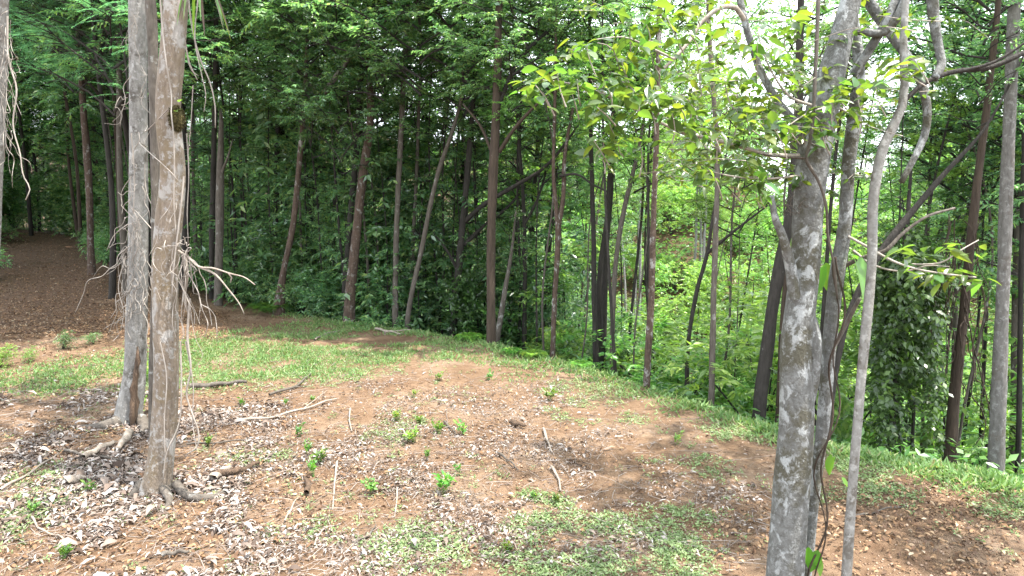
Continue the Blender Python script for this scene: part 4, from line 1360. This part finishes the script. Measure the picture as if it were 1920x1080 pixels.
cnt = tries = 0
while cnt < 290 and tries < 12000:      # sunlit bushes of the valley
    tries += 1
    px = g.uniform(930, 2050)
    s_far = g.random()
    y = 9 + 78 * s_far ** 1.35
    x = (px - 960) / F * y
    s = float(sdist(x, y))
    if s < (2.6 if px < 1600 else 4.2) or not free(x, y, .7 + y * .012):
        continue
    used.append((x, y))
    st, fo = BU[int(g.integers(0, 4))]
    put('valley_bush', [('stems', st, (0, 0, 0), 1), ('foliage', fo, (0, 0, 0), 1)], (x, y, float(tz(x, y))), g.uniform(.7, 1.15) * (1 + max(0, y - 30) * .012), g.uniform(0, 6.28), 'bright green bush ' + valley_place(px, y), 'bush', 'bushes ' + valley_place(px, y))
    cnt += 1
cnt = tries = 0
while cnt < 38 and tries < 4000:
    tries += 1
    px = g.uniform(960, 2000)
    y = 12 + 50 * g.random() ** 1.3
    x = (px - 960) / F * y
    s = float(sdist(x, y))
    if s < (5 if px < 1600 else 7):
        continue
    st, fo = SL[int(g.integers(0, 3))]
    put('valley_sapling', [('stem', st, (0, 0, 0), 1), ('foliage', fo, (0, 0, 0), 1)], (x, y, float(tz(x, y))), g.uniform(.8, 1.5), g.uniform(0, 6.28), 'young bright-leaved tree ' + valley_place(px, y), 'young tree', 'young trees ' + valley_place(px, y))
    cnt += 1
cnt = tries = 0
while cnt < 60 and tries < 4000:      # trees of the far slope
    tries += 1
    px = g.uniform(950, 2100)
    y = 38 + 60 * g.random()
    x = (px - 960) / F * y
    if px > 1380 and px < 1700 and g.random() < .9:
        continue
    if not free(x, y, 3.0):
        continue
    used.append((x, y))
    k = int(g.integers(0, 6))
    tm, top = TP[k]
    c1 = DO[int(g.integers(0, 3))]
    top = np.array(top)
    sc = g.uniform(.7, 1.1)
    hh = g.uniform(.28, .55)
    put('far_tree', [('trunk', tm, (0, 0, 0), 1), ('limbs', c1[0], tuple(top * hh), 1), ('crown', c1[1], tuple(top * hh), 1), ('crown', DO[int(g.integers(0, 3))][1], tuple(top * (hh * .6)), .8)], (x, y, float(tz(x, y))), sc, g.uniform(0, 6.28), 'tree with a light green crown ' + valley_place(px, y), 'tree', 'crowned trees ' + valley_place(px, y))
    cnt += 1
for i in range(46):
    px = g.uniform(1010, 1900)
    y = 11 + 20 * g.random() ** 1.2
    x = (px - 960) / F * y
    if float(sdist(x, y)) < 1.2:
        continue
    tm, top = TT[(1, 3, 1, 0)[i % 4]]
    top = np.array(top)
    c1 = CR['g']
    put('valley_pole', [('trunk', tm, (0, 0, 0), 1), ('limbs', c1[0], tuple(top * .6), .35), ('crown', c1[1], tuple(top * .6), .35)], (x, y, float(tz(x, y))), g.uniform(.6, 1.05), g.uniform(0, 6.28), 'thin dark pole of a tree ' + valley_place(px, y), 'tree', 'dark poles ' + valley_place(px, y), tilt=(g.normal(0, .07), g.normal(0, .07)))
# bare pale poles far across the valley
pp, _ = trunk_proto('pale_pole', 300, 14, .13, 'pale', .6)
for i in range(14):
    px = g.uniform(960, 1180)
    y = 15 + 7 * g.random()
    x = (px - 960) / F * y
    if not 3.2 < float(sdist(x, y)) < 8:
        continue
    st, fo = BD[i % 3]
    put('dark_shrub', [('stems', st, (0, 0, 0), 1), ('foliage', fo, (0, 0, 0), 1)], (x, y, float(tz(x, y))), g.uniform(.7, 1.15), g.uniform(0, 6.28), 'dark green shrub just below the rim ' + valley_place(px, 20).replace('down in the valley ', ''), 'shrub', 'rim shrubs ' + valley_place(px, 20))
for (px, y) in [(1183, 48), (1192, 50), (1198, 47), (1206, 52), (1302, 60), (1314, 62), (1322, 58)]:
    x = (px - 960) / F * y
    put('pale_pole_tree', [('trunk', pp, (0, 0, 0), 1)], (x, y, float(tz(x, y))), 1.0, g.uniform(0, 6.28), 'bare whitish pole of a tree far across the valley', 'tree', 'bare pale trunks across the valley', tilt=(g.normal(0, .04), g.normal(0, .04)))

for (px, py_, y, key, sc) in [(1150, 130, 24, 'g', .9), (1070, 90, 21, 'a', .8), (1200, 40, 25, 'g', .9), (1300, 290, 30, 'g', .8), (1480, 90, 24, 's', .9), (1540, 60, 17, 's', .8), (1400, 40, 21, 's', .8), (1220, 230, 30, 'g', .8), (1390, 390, 15, 'g', .5), (1640, 40, 19, 's', .9), (1330, 90, 24, 's', .6), (1010, 250, 21, 'a', .7)]:
    q = unproj(px, py_, y)
    x = q[0]
    gz = float(tz(x, y))
    h = q[2] - gz
    tm, top = TT[int(g.integers(0, 4))]
    put('valley_tree', [('trunk', tm, (0, 0, 0), 1), ('limbs', CR[key][0], (0, 0, h / sc - 1.5), 1), ('crown', CR[key][1], (0, 0, h / sc - 1.5), 1)], (x, y, gz), sc, g.uniform(0, 6.28), 'tall thin tree rising from the valley with leaves against the sky', 'tree', 'tall thin trees rising from the valley', sz=sc)
# trees beyond the right edge of the rim
for (px, py_, y, key, sc) in [(1960, 300, 13, 'f', 1.0), (1800, 330, 16, 'f', .9), (1780, 200, 15, 'f', .8), (1850, 300, 14, 'f', .8), (1870, 460, 14, 'a', .7), (1900, 420, 17, 'f', 1.0), (1740, 420, 20, 's', 1.0), (1860, 160, 15, 'a', .9), (2010, 500, 12, 'a', .9), (1950, 120, 18, 'c', 1.0), (1760, 520, 22, 'g', .8)]:
    q = unproj(px, py_, y)
    x = q[0]
    gz = float(tz(x, y))
    h = q[2] - gz
    tm, top = TP[int(g.integers(0, 6))]
    put('rim_tree', [('trunk', tm, (0, 0, 0), 1), ('limbs', CR[key][0], (0, 0, h * .85 / sc), 1), ('crown', CR[key][1], (0, 0, h * .85 / sc), 1)], (x, y, gz), sc, g.uniform(0, 6.28), 'leafy tree on the slope below the rim behind the grey speckled trunk', 'tree', 'trees below the right rim')

# knee-high growth that covers the valley floor
n = 60000
px = g.uniform(850, 2150, n)
y = 8 + 80 * g.random(n) ** 1.6
x = (px - 960) / F * y
s = sdist(x, y)
k = s > .9
x, y, s = x[k], y[k], s[k]
zz = tz(x, y) + g.random(len(x)) ** 1.3 * np.clip(.25 + s * .12, 0, 1.1)
mb = MB()
n = len(x)
leaves2(mb, np.stack([x, y, zz], -1), g.normal(0, 1, (n, 3)) * np.array([1, 1, .35]), np.array([0, 0, 1]) + g.normal(0, .45, (n, 3)), .07 + .005 * y + .10 * g.random(n), .03 + .0022 * y + .04 * g.random(n))
tag(link('undergrowth', mb.mesh('undergrowth', M['leaf_mid'], smooth=False)), 'knee-high green growth covering the valley floor', 'undergrowth', kind='stuff')
n = 70000
px = g.uniform(-200, 1000, n)
y = 19.5 + 42 * g.random(n) ** 1.3
x = (px - 960) / F * y
k = (sdist(x, y) > .3) & ~on_path(x, y) & ((px > 230) | (y > 32))
x, y = x[k], y[k]
zz = tz(x, y) + g.random(len(x)) ** 1.5 * (.7 + .03 * np.maximum(y - 30, 0))
n = len(x)
mb = MB()
leaves2(mb, np.stack([x, y, zz], -1), g.normal(0, 1, (n, 3)) * np.array([1, 1, .4]), np.array([0, 0, 1]) + g.normal(0, .4, (n, 3)), g.uniform(.1, .25, n) * (1 + y * .008), g.uniform(.04, .08, n) * (1 + y * .012))
tag(link('forest_undergrowth', mb.mesh('forest_undergrowth', M['leaf_forest'], smooth=False)), 'low dark green growth on the shaded forest floor', 'undergrowth', kind='stuff')


# ---------------------------------------------------------------- the clearing floor
def patch(x, y, list_):
    """Ellipses in plan (centre taken from a direction) with ragged noise edges."""
    m = np.zeros_like(x)
    for (px, py, rx, ry, a) in list_:
        c = ground_at(px, py)
        e = ((x - c[0]) / rx) ** 2 + ((y - c[1]) / ry) ** 2
        m = np.maximum(m, a * np.clip(1.4 - e, 0, 1))
    return m


def scatter(n, px0, px1, y0, y1, g, power=1.0):
    y = y0 + (y1 - y0) * g.random(n) ** power
    x = (g.uniform(px0, px1, n) - 960) / F * y
    return x, y


g = np.random.default_rng(99)
GRASS = [(430, 660, 2.0, 2.2, 1), (560, 650, 2.2, 2.0, 1), (640, 680, 1.6, 1.6, .9), (300, 690, 2.6, 1.6, .9), (170, 690, 1.6, 1.2, .7), (760, 650, 2.2, 2.0, .75), (690, 620, 3.0, 1.6, .9), (880, 690, 1.8, 1.2, .5), (80, 720, 1.4, .8, .6)]
BARE = [(720, 640, 1.3, .5, 1), (690, 655, .7, .35, .8), (820, 700, 1.3, .9, 1), (600, 740, .35, 1.0, 1), (640, 790, .4, 1.0, 1), (600, 900, .55, .35, 1), (330, 1040, .7, .4, 1), (540, 960, .6, .4, 1), (940, 900, .5, .9, .8), (1010, 930, .4, .8, .8), (700, 965, .5, .5, .7), (1190, 770, 1.2, .8, .8), (1300, 830, 1.2, .7, .7)]
# fine grass of the upper clearing
x, y = scatter(360000, -60, 1990, 6.8, 22, g)
gp = patch(x, y, GRASS) * np.clip(3.4 * fbm(x * 1.5, y * 1.5, 51, 4) - 1.0, 0.04, 1) - .9 * patch(x, y, BARE)
sd = sdist(x, y)
rim = np.exp(-((sd + .1) / (.34 + .22 * sstep(3.8, 5.5, x))) ** 2) * np.clip(fbm(x * 1.1, y * 1.1, 53) * 2.2 - .35 + .3 * sstep(3.8, 5.5, x), 0, 1) * (x > -7)
keep = (g.random(len(x)) < np.clip(np.maximum(gp, rim), 0, 1)) & (sd < .9)
x, y, sd = x[keep], y[keep], sd[keep]
n = len(x)
zz = tz(x, y)
tuft = fbm(x * 2.6, y * 2.6, 57, 3)
h = g.uniform(.03, .075, n) * (.5 + 1.3 * tuft) * (1 + .6 * np.exp(-((sd + .1) / .6) ** 2) * g.random(n))
mb = MB()
leaves2(mb, np.stack([x, y, zz], -1), np.stack([g.normal(0, .8, n), g.normal(0, .8, n), np.full(n, .7)], -1), g.normal(0, 1, (n, 3)), h * 1.3, h * .22 + .004)
tag(link('grass', mb.mesh('grass', M['grass'], smooth=False)), 'short green grass on the upper part of the clearing and its rim', 'grass', kind='stuff')
print('grass', n)
# low weeds in patches over the lower clearing
WEED = [(1090, 1000, .8, .5, 1.2), (1180, 1040, .9, .6, 1.3), (1230, 970, .6, .35, 1.0), (1250, 880, .6, .4, .5), (1120, 760, .9, 1.2, .7), (1090, 740, .8, .8, .6), (720, 835, .4, .5, .9), (760, 790, .4, .5, .7), (500, 855, .6, .3, .8), (20, 960, .7, .6, 1.1), (60, 900, .7, .6, .5), (780, 1010, .6, .4, .8), (880, 1050, .5, .3, .6),
        (1390, 815, .8, .4, .7), (1340, 1030, .5, .3, .7), (1000, 930, .2, .2, .8), (1045, 945, .2, .2, .8), (570, 830, .5, .5, .35), (1740, 920, 1.6, .5, .7), (1850, 940, 1.6, .5, .8), (1650, 880, 1, .5, .7), (850, 1060, .8, .3, .5), (480, 690, 3, 2, .5), (1310, 880, .5, .4, .5), (620, 1000, .8, .3, .2), (1000, 1070, .8, .4, .7)]
x, y = scatter(80000, -60, 1980, 5.2, 16, g)
gp = patch(x, y, WEED) * np.clip(3.6 * fbm(x * 1.9, y * 1.9, 61, 4) - 1.25, 0, 1) + .035 * (fbm(x * .8, y * .8, 65) > .5)
keep = (g.random(len(x)) < gp) & (sdist(x, y) < .4)
x, y = x[keep], y[keep]
k = 9
n0 = len(x)
x, y = np.repeat(x, k) + g.normal(0, .028, n0 * k), np.repeat(y, k) + g.normal(0, .028, n0 * k)
n = len(x)
zz = tz(x, y) + g.uniform(.004, .035, n)
mb = MB()
Ls = g.uniform(.018, .05, n)
leaves2(mb, np.stack([x, y, zz], -1), g.normal(0, 1, (n, 3)) * np.array([1, 1, .35]) + np.array([0, 0, .25]), np.array([0, 0, 1]) + g.normal(0, .4, (n, 3)), Ls, Ls * .45)
tag(link('weeds', mb.mesh('weeds', M['weed'], smooth=False)), 'low creeping weeds in patches over the bare earth', 'weeds', kind='stuff')
print('weeds', n)

# pale dry leaves
PALE = [(150, 850, 2.2, 2.4, 1), (330, 900, 2, 1.8, 1), (420, 800, 2.0, 1.6, .8), (740, 870, 1.2, 1.2, .85), (640, 880, .8, .8, .8), (880, 830, 1.6, 1.4, .55), (560, 1000, 1.4, .8, .8), (400, 1000, 1.4, .7, .8), (860, 950, 1.2, .8, .6), (1000, 800, 2.0, 1.4, .4), (700, 740, 2, 1.4, .4), (900, 740, 2.2, 1.4, .35), (1100, 860, 1.6, 1.4, .35), (1200, 960, 1.4, .9, .35), (80, 1000, 1.2, 1, .8), (450, 1060, 2, .5, .6), (1000, 1000, 1.4, .7, .5), (100, 760, 2.0, 1.2, .8), (1350, 950, 1, .8, .4)]
x, y = scatter(330000, -60, 1500, 5.2, 15, g)
pm = patch(x, y, PALE) * np.clip(3.2 * fbm(x * 1.7, y * 1.7, 71, 4) - 1.1, .0, 1) - .85 * patch(x, y, BARE) * (fbm(x * 3, y * 3, 75) > .38) - .6 * patch(x, y, GRASS)
keep = (g.random(len(x)) < np.maximum(pm, .012) * .85) & (sdist(x, y) < -.2)
x, y = x[keep], y[keep]
n = len(x)
D = np.stack([g.normal(0, 1, n), g.normal(0, 1, n), g.normal(0, .22, n)], -1)
N = np.array([0, 0, 1.0]) + g.normal(0, .45, (n, 3))
Ls = (.012 + .055 * g.random(n) ** 1.8) * (1 + 1.0 * (g.random(n) < .05)) * (1 + .5 * sstep(620, 350, proj(np.stack([x, y, 0 * x], -1))[0]))
mb = MB()
curled(mb, np.stack([x, y, tz(x, y) + g.uniform(.006, .035, n)], -1), D, N, Ls, Ls * g.uniform(.12, .42, n), g.uniform(.2, 2.2, n))
tag(link('leaf_litter', mb.mesh('leaf_litter', M['litter'], smooth=False)), 'pale bleached dead leaves strewn over the clearing', 'leaf litter', kind='stuff')
print('litter', n)

# brown leaves: under the trees, along the path and in the shade at the rim
BR = [(1700, 1000, 1.8, 1.2, 1), (1850, 1010, 1.8, 1.2, 1), (1600, 960, 1.0, .8, .9), (1700, 930, 1.5, .6, .7), (420, 600, 2.0, 1.4, .8), (520, 600, 1.6, 1.0, .9), (150, 640, 3.5, 2.5, .9), (40, 620, 4, 3, .9), (60, 720, 2.4, 1.6, .8), (250, 600, 4, 2, .9), (330, 740, 2.4, 1.0, .6), (700, 780, 3, 2, .25), (1000, 900, 3, 2, .2), (350, 930, 2.2, 1.8, .85), (100, 880, 2.4, 2.4, .9), (560, 900, 1.6, 1.4, .5), (420, 780, 1.6, 1.2, .6), (1500, 1050, .8, .6, .6)]
x1, y1 = scatter(130000, -60, 1980, 5.0, 22, g)
bm_ = patch(x1, y1, BR) * np.clip(2.0 * fbm(x1 * 1.2, y1 * 1.2, 81, 4) - .3, .05, 1)
keep = (g.random(len(x1)) < bm_) & (sdist(x1, y1) < .3)
x1, y1 = x1[keep], y1[keep]
x2, y2 = scatter(60000, -80, 420, 16, 46, g, 1.3)
keep = on_path(x2, y2) | ((y2 < 24) & (sdist(x2, y2) < 0) & (g.random(len(x2)) < .5))
x2, y2 = x2[keep], y2[keep]
x, y = np.r_[x1, x2], np.r_[y1, y2]
n = len(x)
D = np.stack([g.normal(0, 1, n), g.normal(0, 1, n), g.normal(0, .2, n)], -1)
N = np.array([0, 0, 1.0]) + g.normal(0, .4, (n, 3))
Ls = .018 + .06 * g.random(n) ** 1.5
mb = MB()
curled(mb, np.stack([x, y, tz(x, y) + g.uniform(.008, .035, n) + .02 * on_path(x, y)], -1), D, N, Ls, Ls * g.uniform(.28, .5, n), g.uniform(.2, 1.6, n))
tag(link('brown_leaf_litter', mb.mesh('brown_leaf_litter', M['litter_brown'], smooth=False)), 'orange-brown fallen leaves along the path and the shaded ground', 'leaf litter', kind='stuff')
print('brown', n)

# crumbs of soil and grit
x, y = scatter(110000, -60, 1980, 5.0, 13, g, 1.4)
keep = (sdist(x, y) < .2) & (g.random(len(x)) < np.clip(2.5 * fbm(x * 1.1, y * 1.1, 91, 4) - .7, .1, 1))
x, y = x[keep], y[keep]
n = len(x)
P = np.stack([x, y, tz(x, y)], -1)
rad = (.003 + .018 * g.random(n) ** 5)[:, None, None]
dirs = np.array([(1, 0, .2), (-.5, .87, .2), (-.5, -.87, .2), (0, 0, 1.1), (.1, .1, -.6)])[None] * rad * g.uniform(.6, 1.4, (n, 5, 1))
b = np.arange(n)[:, None] * 5
mb = MB()
mb.add((P[:, None] + dirs).reshape(-1, 3), None, np.concatenate([b + np.array([t]) for t in ((0, 1, 3), (1, 2, 3), (2, 0, 3), (1, 0, 4), (2, 1, 4), (0, 2, 4))]))
tag(link('soil_crumbs', mb.mesh('soil_crumbs', M['crumb'], smooth=False)), 'crumbs of dry reddish soil lying over the clearing', 'soil', kind='stuff')

# small twigs nobody could count
x, y = scatter(12000, -60, 1500, 5.2, 14, g)
pm = patch(x, y, PALE) + .25
keep = (g.random(len(x)) < pm * .7) & (sdist(x, y) < -.3)
x, y = x[keep], y[keep]
mb = MB()
for a, b in zip(x, y):
    ln = g.uniform(.05, .32) * (1 + (g.random() < .08) * 1.8)
    th = g.uniform(0, 6.28)
    d = np.array([math.cos(th), math.sin(th), 0])
    sd_ = np.array([-d[1], d[0], 0])
    pts = np.array([[a, b, 0] + d * ln * (q - .5) + sd_ * ln * .05 * math.sin(q * 3 + th) for q in (0, .35, .7, 1)])
    pts[:, 2] = tz(pts[:, 0], pts[:, 1]) + g.uniform(.008, .04)
    rr = g.uniform(.0012, .0042)
    tube(mb, pts, np.array([1, .9, .8, .5]) * rr, 4, cap=False)
tag(link('twig_litter', mb.mesh('twig_litter', M['twig'])), 'dry twigs scattered through the dead leaves', 'twigs', kind='stuff')


def stick(label, pts_px, w, mat='dead', name='fallen_stick', lift=.015, forks=0, cat='stick'):
    P = np.array([ground_at(*p) for p in pts_px])
    P[:, 2] += lift + w / F * P[:, 1] / 2
    sm = smooth_path(P, max(8, 4 * len(P)))
    d = float(P[:, 1].mean())
    base = P[0].copy()
    mb = MB()
    sm[:, 2] += .012 * np.sin(np.arange(len(sm)) * 1.1)
    tube(mb, sm, np.linspace(w, w * .5, len(sm)) / F * d / 2, 7, bumps=.14, seed=int(pts_px[0][0]))
    for f in range(forks):
        k = int(len(sm) * (.35 + .25 * f))
        e = unit(sm[-1] - sm[0])
        sd_ = np.array([-e[1], e[0], .25]) * (1 if f % 2 else -1)
        q = sm[k]
        ln = .4 * np.linalg.norm(sm[-1] - sm[0])
        tube(mb, smooth_path([q, q + (e * .6 + sd_ * .4) * ln * .5, q + (e * .9 + sd_ * .6) * ln], 6), np.linspace(w * .5, w * .2, 6) / F * d / 2, 5, bumps=.1)
    o = link(name, mb.mesh(name, M[mat], origin=base), loc=base)
    return tag(o, label, cat)


stick('grey log lying at the lower edge of the upper grass', [(358, 731), (400, 728), (440, 724), (463, 722)], 11, 'mid', 'fallen_log', cat='log')
stick('split half-buried log beside the tan tree roots', [(398, 905), (420, 898), (440, 895), (486, 878)], 14, 'rotten', 'fallen_log', .03, 1, 'log')
stick('short splintered wood piece above the split log', [(400, 908), (415, 896), (432, 886)], 16, 'dead', 'fallen_log', .03, cat='log')
stick('pale broken limb beside the grey trunk foot', [(155, 868), (185, 852), (215, 838)], 15, 'dead', 'fallen_log', .02, cat='log')
stick('knobbly dead stump piece half sunk in pale leaves', [(128, 912), (145, 908), (160, 904)], 18, 'dead', 'fallen_log', .01, cat='log')
stick('light peeled root running from the grey trunk foot', [(245, 822), (232, 838), (222, 850)], 17, 'dead', 'fallen_log', .02, cat='log')
stick('upright dark stub sticking out of the bare soil', [(575, 935), (578, 922), (571, 905)], 11, 'rotten', 'dead_stub', .04, cat='stub')
stick('thin white stick leaning against the dark stub', [(534, 982), (548, 955), (562, 930)], 4, 'dead')
stick('long pale branch lying toward the grass edge', [(445, 795), (520, 785), (590, 765), (632, 752)], 6, 'dead', 'fallen_branch', .02, 2, 'branch')
stick('grey branch with forks above the rut', [(505, 745), (540, 735), (583, 705)], 6, 'mid', 'fallen_branch', .02, 1, 'branch')
stick('thin upright pale stick across the rut', [(657, 770), (655, 790), (660, 812)], 4)
stick('bent pale stick below the small seedlings', [(632, 870), (628, 905), (626, 935), (624, 960)], 5)
stick('slim white stick beside the leafiest seedling', [(745, 920), (744, 945), (740, 972)], 4)
stick('curved white stick on the lower slope', [(1034, 880), (1046, 900), (1051, 925)], 6)
stick('straight pale stick high on the bare slope', [(1019, 808), (1026, 830), (1035, 852)], 6)
stick('dark curled bark piece on the bare slope', [(958, 798), (970, 803), (985, 805)], 11, 'rotten', 'bark_piece', .02, cat='bark')
stick('dark twig lying flat on the bare slope', [(1065, 866), (1090, 876), (1118, 888)], 4, 'rotten')
stick('grey forked twig in the middle of the slope', [(935, 855), (955, 870), (972, 886)], 5, 'mid', 'fallen_stick', .02, 1)
stick('dark twig just uphill of the leafy pair', [(833, 795), (850, 812), (858, 820)], 5, 'mid')
stick('pair of crossing sticks at the red patch', [(705, 621), (730, 626), (752, 630)], 6, 'dead', 'fallen_branch', .02, 2, 'branch')
stick('pale twig in the grass near the red patch', [(590, 640), (615, 628), (640, 622)], 4)
stick('long thin stick lying across the pale leaves', [(0, 925), (60, 890), (110, 855)], 6, 'dead', 'fallen_branch', .02, 1, 'branch')
stick('pale curved stick near the bottom corner', [(60, 975), (80, 1000), (110, 1010), (125, 1020)], 5)
stick('grey branch stretched behind the tan tree', [(350, 838), (420, 834), (490, 828)], 4, 'mid', 'fallen_branch', .02, 0, 'branch')
stick('straight branch in the leaves before the grey trunk', [(120, 850), (180, 862), (240, 868)], 6, 'mid', 'fallen_branch', .02, 1, 'branch')
stick('brown stick lying below the bent roots', [(395, 990), (440, 985), (480, 975)], 6, 'rotten')
stick('thick brown stick at the lower edge of the bare soil', [(305, 1050), (330, 1045), (355, 1042)], 12, 'mid')
stick('pale root loop in the soil below the stub', [(590, 1028), (605, 1000), (640, 985)], 4)
stick('forked twig on bare soil near the bottom', [(665, 1025), (690, 1010), (705, 990)], 5, 'mid', 'fallen_stick', .02, 1)
stick('dark stick between the two lower seedlings', [(700, 925), (735, 920), (770, 912)], 5, 'rotten')
stick('long grey stick on the brown shaded leaves', [(1600, 975), (1660, 960), (1700, 952)], 5, 'mid')
stick('pale twig at the grassy rim beyond the sapling', [(1640, 838), (1670, 848), (1700, 862)], 5)


# ---------------------------------------------------------------- seedlings
def seedling_proto(seed, n=26, h=.22, R=.11, L=.075):
    g = np.random.default_rng(seed)
    st, fo = MB(), MB()
    for k in range(5):
        az = k * 1.3 + g.random()
        e = np.array([math.cos(az) * R * .6, math.sin(az) * R * .6, h * g.uniform(.6, 1)])
        tube(st, smooth_path([(0, 0, -.03), e * .5 + g.normal(0, .01, 3), e], 5), np.linspace(.004, .002, 5), 4)
        m = n // 5 + 3
        t = g.uniform(.35, 1, m)
        P = e[None] * t[:, None]
        a = g.uniform(0, 6.28, m)
        D = np.stack([np.cos(a), np.sin(a), g.uniform(-.2, 1.3, m)], -1)
        Ls = L * g.uniform(.6, 1.3, m)
        leaves2(fo, P, D, np.array([0, 0, 1.]) + g.normal(0, .3, (m, 3)), Ls, Ls * .5)
    return st.mesh('seedling_stem', M['leaf_seedling']), fo.mesh('seedling_leaves', M['leaf_seedling'], smooth=False)


SP = [seedling_proto(200 + i, n=22 + 10 * i, h=.15 + .04 * i, R=.09 + .025 * i, L=.065 + .008 * i) for i in range(4)]
SEEDS = [(829, 928, 3, 1.05, 'largest leafy seedling, glossy and alone low on the slope'), (697, 925, 3, .85, 'round leafy seedling on bare soil next to a dark stick'), (824, 815, 3, .9, 'compact leafy seedling uphill, with a dark twig beside it'),
         (778, 830, 3, .95, 'leafy seedling with a yellow top beside the weed patch'), (800, 862, 2, 1.0, 'pale yellow-green seedling between the leafiest ones'), (602, 872, 3, 1.0, 'bushy seedling beside a darker one on pale litter'),
         (575, 858, 2, 1.0, 'darker seedling leaning by the bushy one on pale litter'), (588, 895, 2, 1.0, 'small seedling below the close pair on pale litter'), (1030, 752, 3, 1.1, 'broad low seedling high on the slope near the rim'), (776, 745, 2, 1.0, 'small upright seedling alone uphill of the bare patch'),
         (786, 795, 1, 1.2, 'tiny seedling just above the yellow-topped one'), (868, 815, 1, 1.2, 'spindly yellowish seedling past the compact one'), (748, 790, 2, 1.2, 'flat spreading seedling above the weed patch'), (62, 965, 2, 1.0, 'yellow-green seedling in the pale litter near the corner'),
         (118, 1052, 2, 1.0, 'bright yellow seedling low in the near corner'), (390, 838, 2, .9, 'thin green seedling beside the tan trunk on litter'), (585, 755, 2, .9, 'small seedling where the long pale branch ends'), (535, 762, 2, .9, 'pale seedling among litter below the grass'),
         (820, 715, 1, 1.2, 'tiny bright seedling on the bare red crest'), (915, 712, 1, 1.2, 'tiny yellow seedling on the crest near the rim'), (1000, 940, 2, .9, 'ragged green tuft seedling low on the slope'), (1043, 950, 2, .9, 'dull green tuft seedling beside the ragged one'),
         (560, 820, 1, 1.1, 'tiny yellow seedling uphill of the close pair'), (268, 770, 2, 1.6, 'green sprout at the foot of the grey trunk'), (278, 715, 1, 1.8, 'pale sprout growing against the grey trunk'), (170, 925, 1, 1.4, 'small sprout behind the tan tree roots'), (455, 765, 1, 1.3, 'tiny sprout in litter past the grey log'), (862, 890, 0, 1.2, 'weak little sprout near the largest seedling'), (945, 1040, 1, 1.1, 'little sprout in the weeds at the near edge'), (1270, 835, 1, 1.4, 'small sprout on bare earth before the rim')]
for (px, py, k, s, lab) in SEEDS:
    q = ground_at(px, py)
    put('seedling', [('stem', SP[k][0], (0, 0, 0), 1), ('leaves', SP[k][1], (0, 0, 0), 1)], q, s * (.8 if k == 3 else g.uniform(.45, .8)), g.uniform(0, 6.28), lab, 'seedling', 'seedlings in the clearing', sz=s * g.uniform(.6, 1.1), tilt=(g.normal(0, .2), g.normal(0, .2)))

# ferns, shrubs and arching weeds at the clearing's margin
def fern_proto(seed, n=9, ln=.7):
    g = np.random.default_rng(seed)
    mb = MB()
    for k in range(n):
        az = k * 2.4 + g.normal(0, .2)
        d = np.array([math.cos(az), math.sin(az), 0])
        s = np.array([-d[1], d[0], 0])
        t = np.linspace(.08, 1, 22)
        P = d * (ln * t[:, None]) * .8 + np.array([0, 0, 1]) * (ln * (1.3 * t - 1.25 * t * t))[:, None]
        for sg in (1, -1):
            leaves2(mb, P, s * sg + d * .45 + g.normal(0, .06, (22, 3)), np.array([0, 0, 1.0]) + np.zeros((22, 3)), ln * .30 * np.sin(np.pi * (t * .85 + .12)) + .01, np.full(22, ln * .05))
    return mb.mesh('fern_fronds', M['leaf_seedling'], smooth=False)


FE = [fern_proto(i) for i in (1, 2)]
for (px, py, s, lab) in [(503, 590, 1.3, 'upright bright fern at the foot of the curving trunk'), (880, 640, .7, 'small fern on the rim before the tall brown trunk'), (840, 632, .7, 'fern arching over the rim under the dark branching tree'), (720, 607, .8, 'fern in the rim grass beside the grey trunk'), (1000, 672, .6, 'low fern on the rim right of the brown trunk'), (960, 665, .5, 'tiny fern on the rim close to the brown trunk'), (680, 600, .7, 'fern tuft beside the thick red-brown trunk'), (1090, 690, .5, 'fern tuft at the rim by the three dark stems')]:
    q = ground_at(px, py)
    put('fern', [('fronds', FE[int(px) % 2], (0, 0, 0), 1)], q, s, g.uniform(0, 6.28), lab, 'fern', 'ferns along the rim')
for (px, py, k, s, lab) in [(118, 655, 1, .17, 'dark leafy shrub on the brown leaves before the path'), (175, 645, 0, .13, 'smaller green shrub next to the dark one by the path'), (0, 690, 0, .16, 'yellow-green shrub cut by the picture edge'), (55, 680, 2, .1, 'little weed shrub beside the yellow-green shrub')]:
    q = ground_at(px, py)
    B = BU if 'yellow' in lab else BD
    put('shrub', [('stems', B[k][0], (0, 0, 0), 1), ('foliage', B[k][1], (0, 0, 0), 1)], q, s, g.uniform(0, 6.28), lab, 'shrub', 'shrubs before the path')
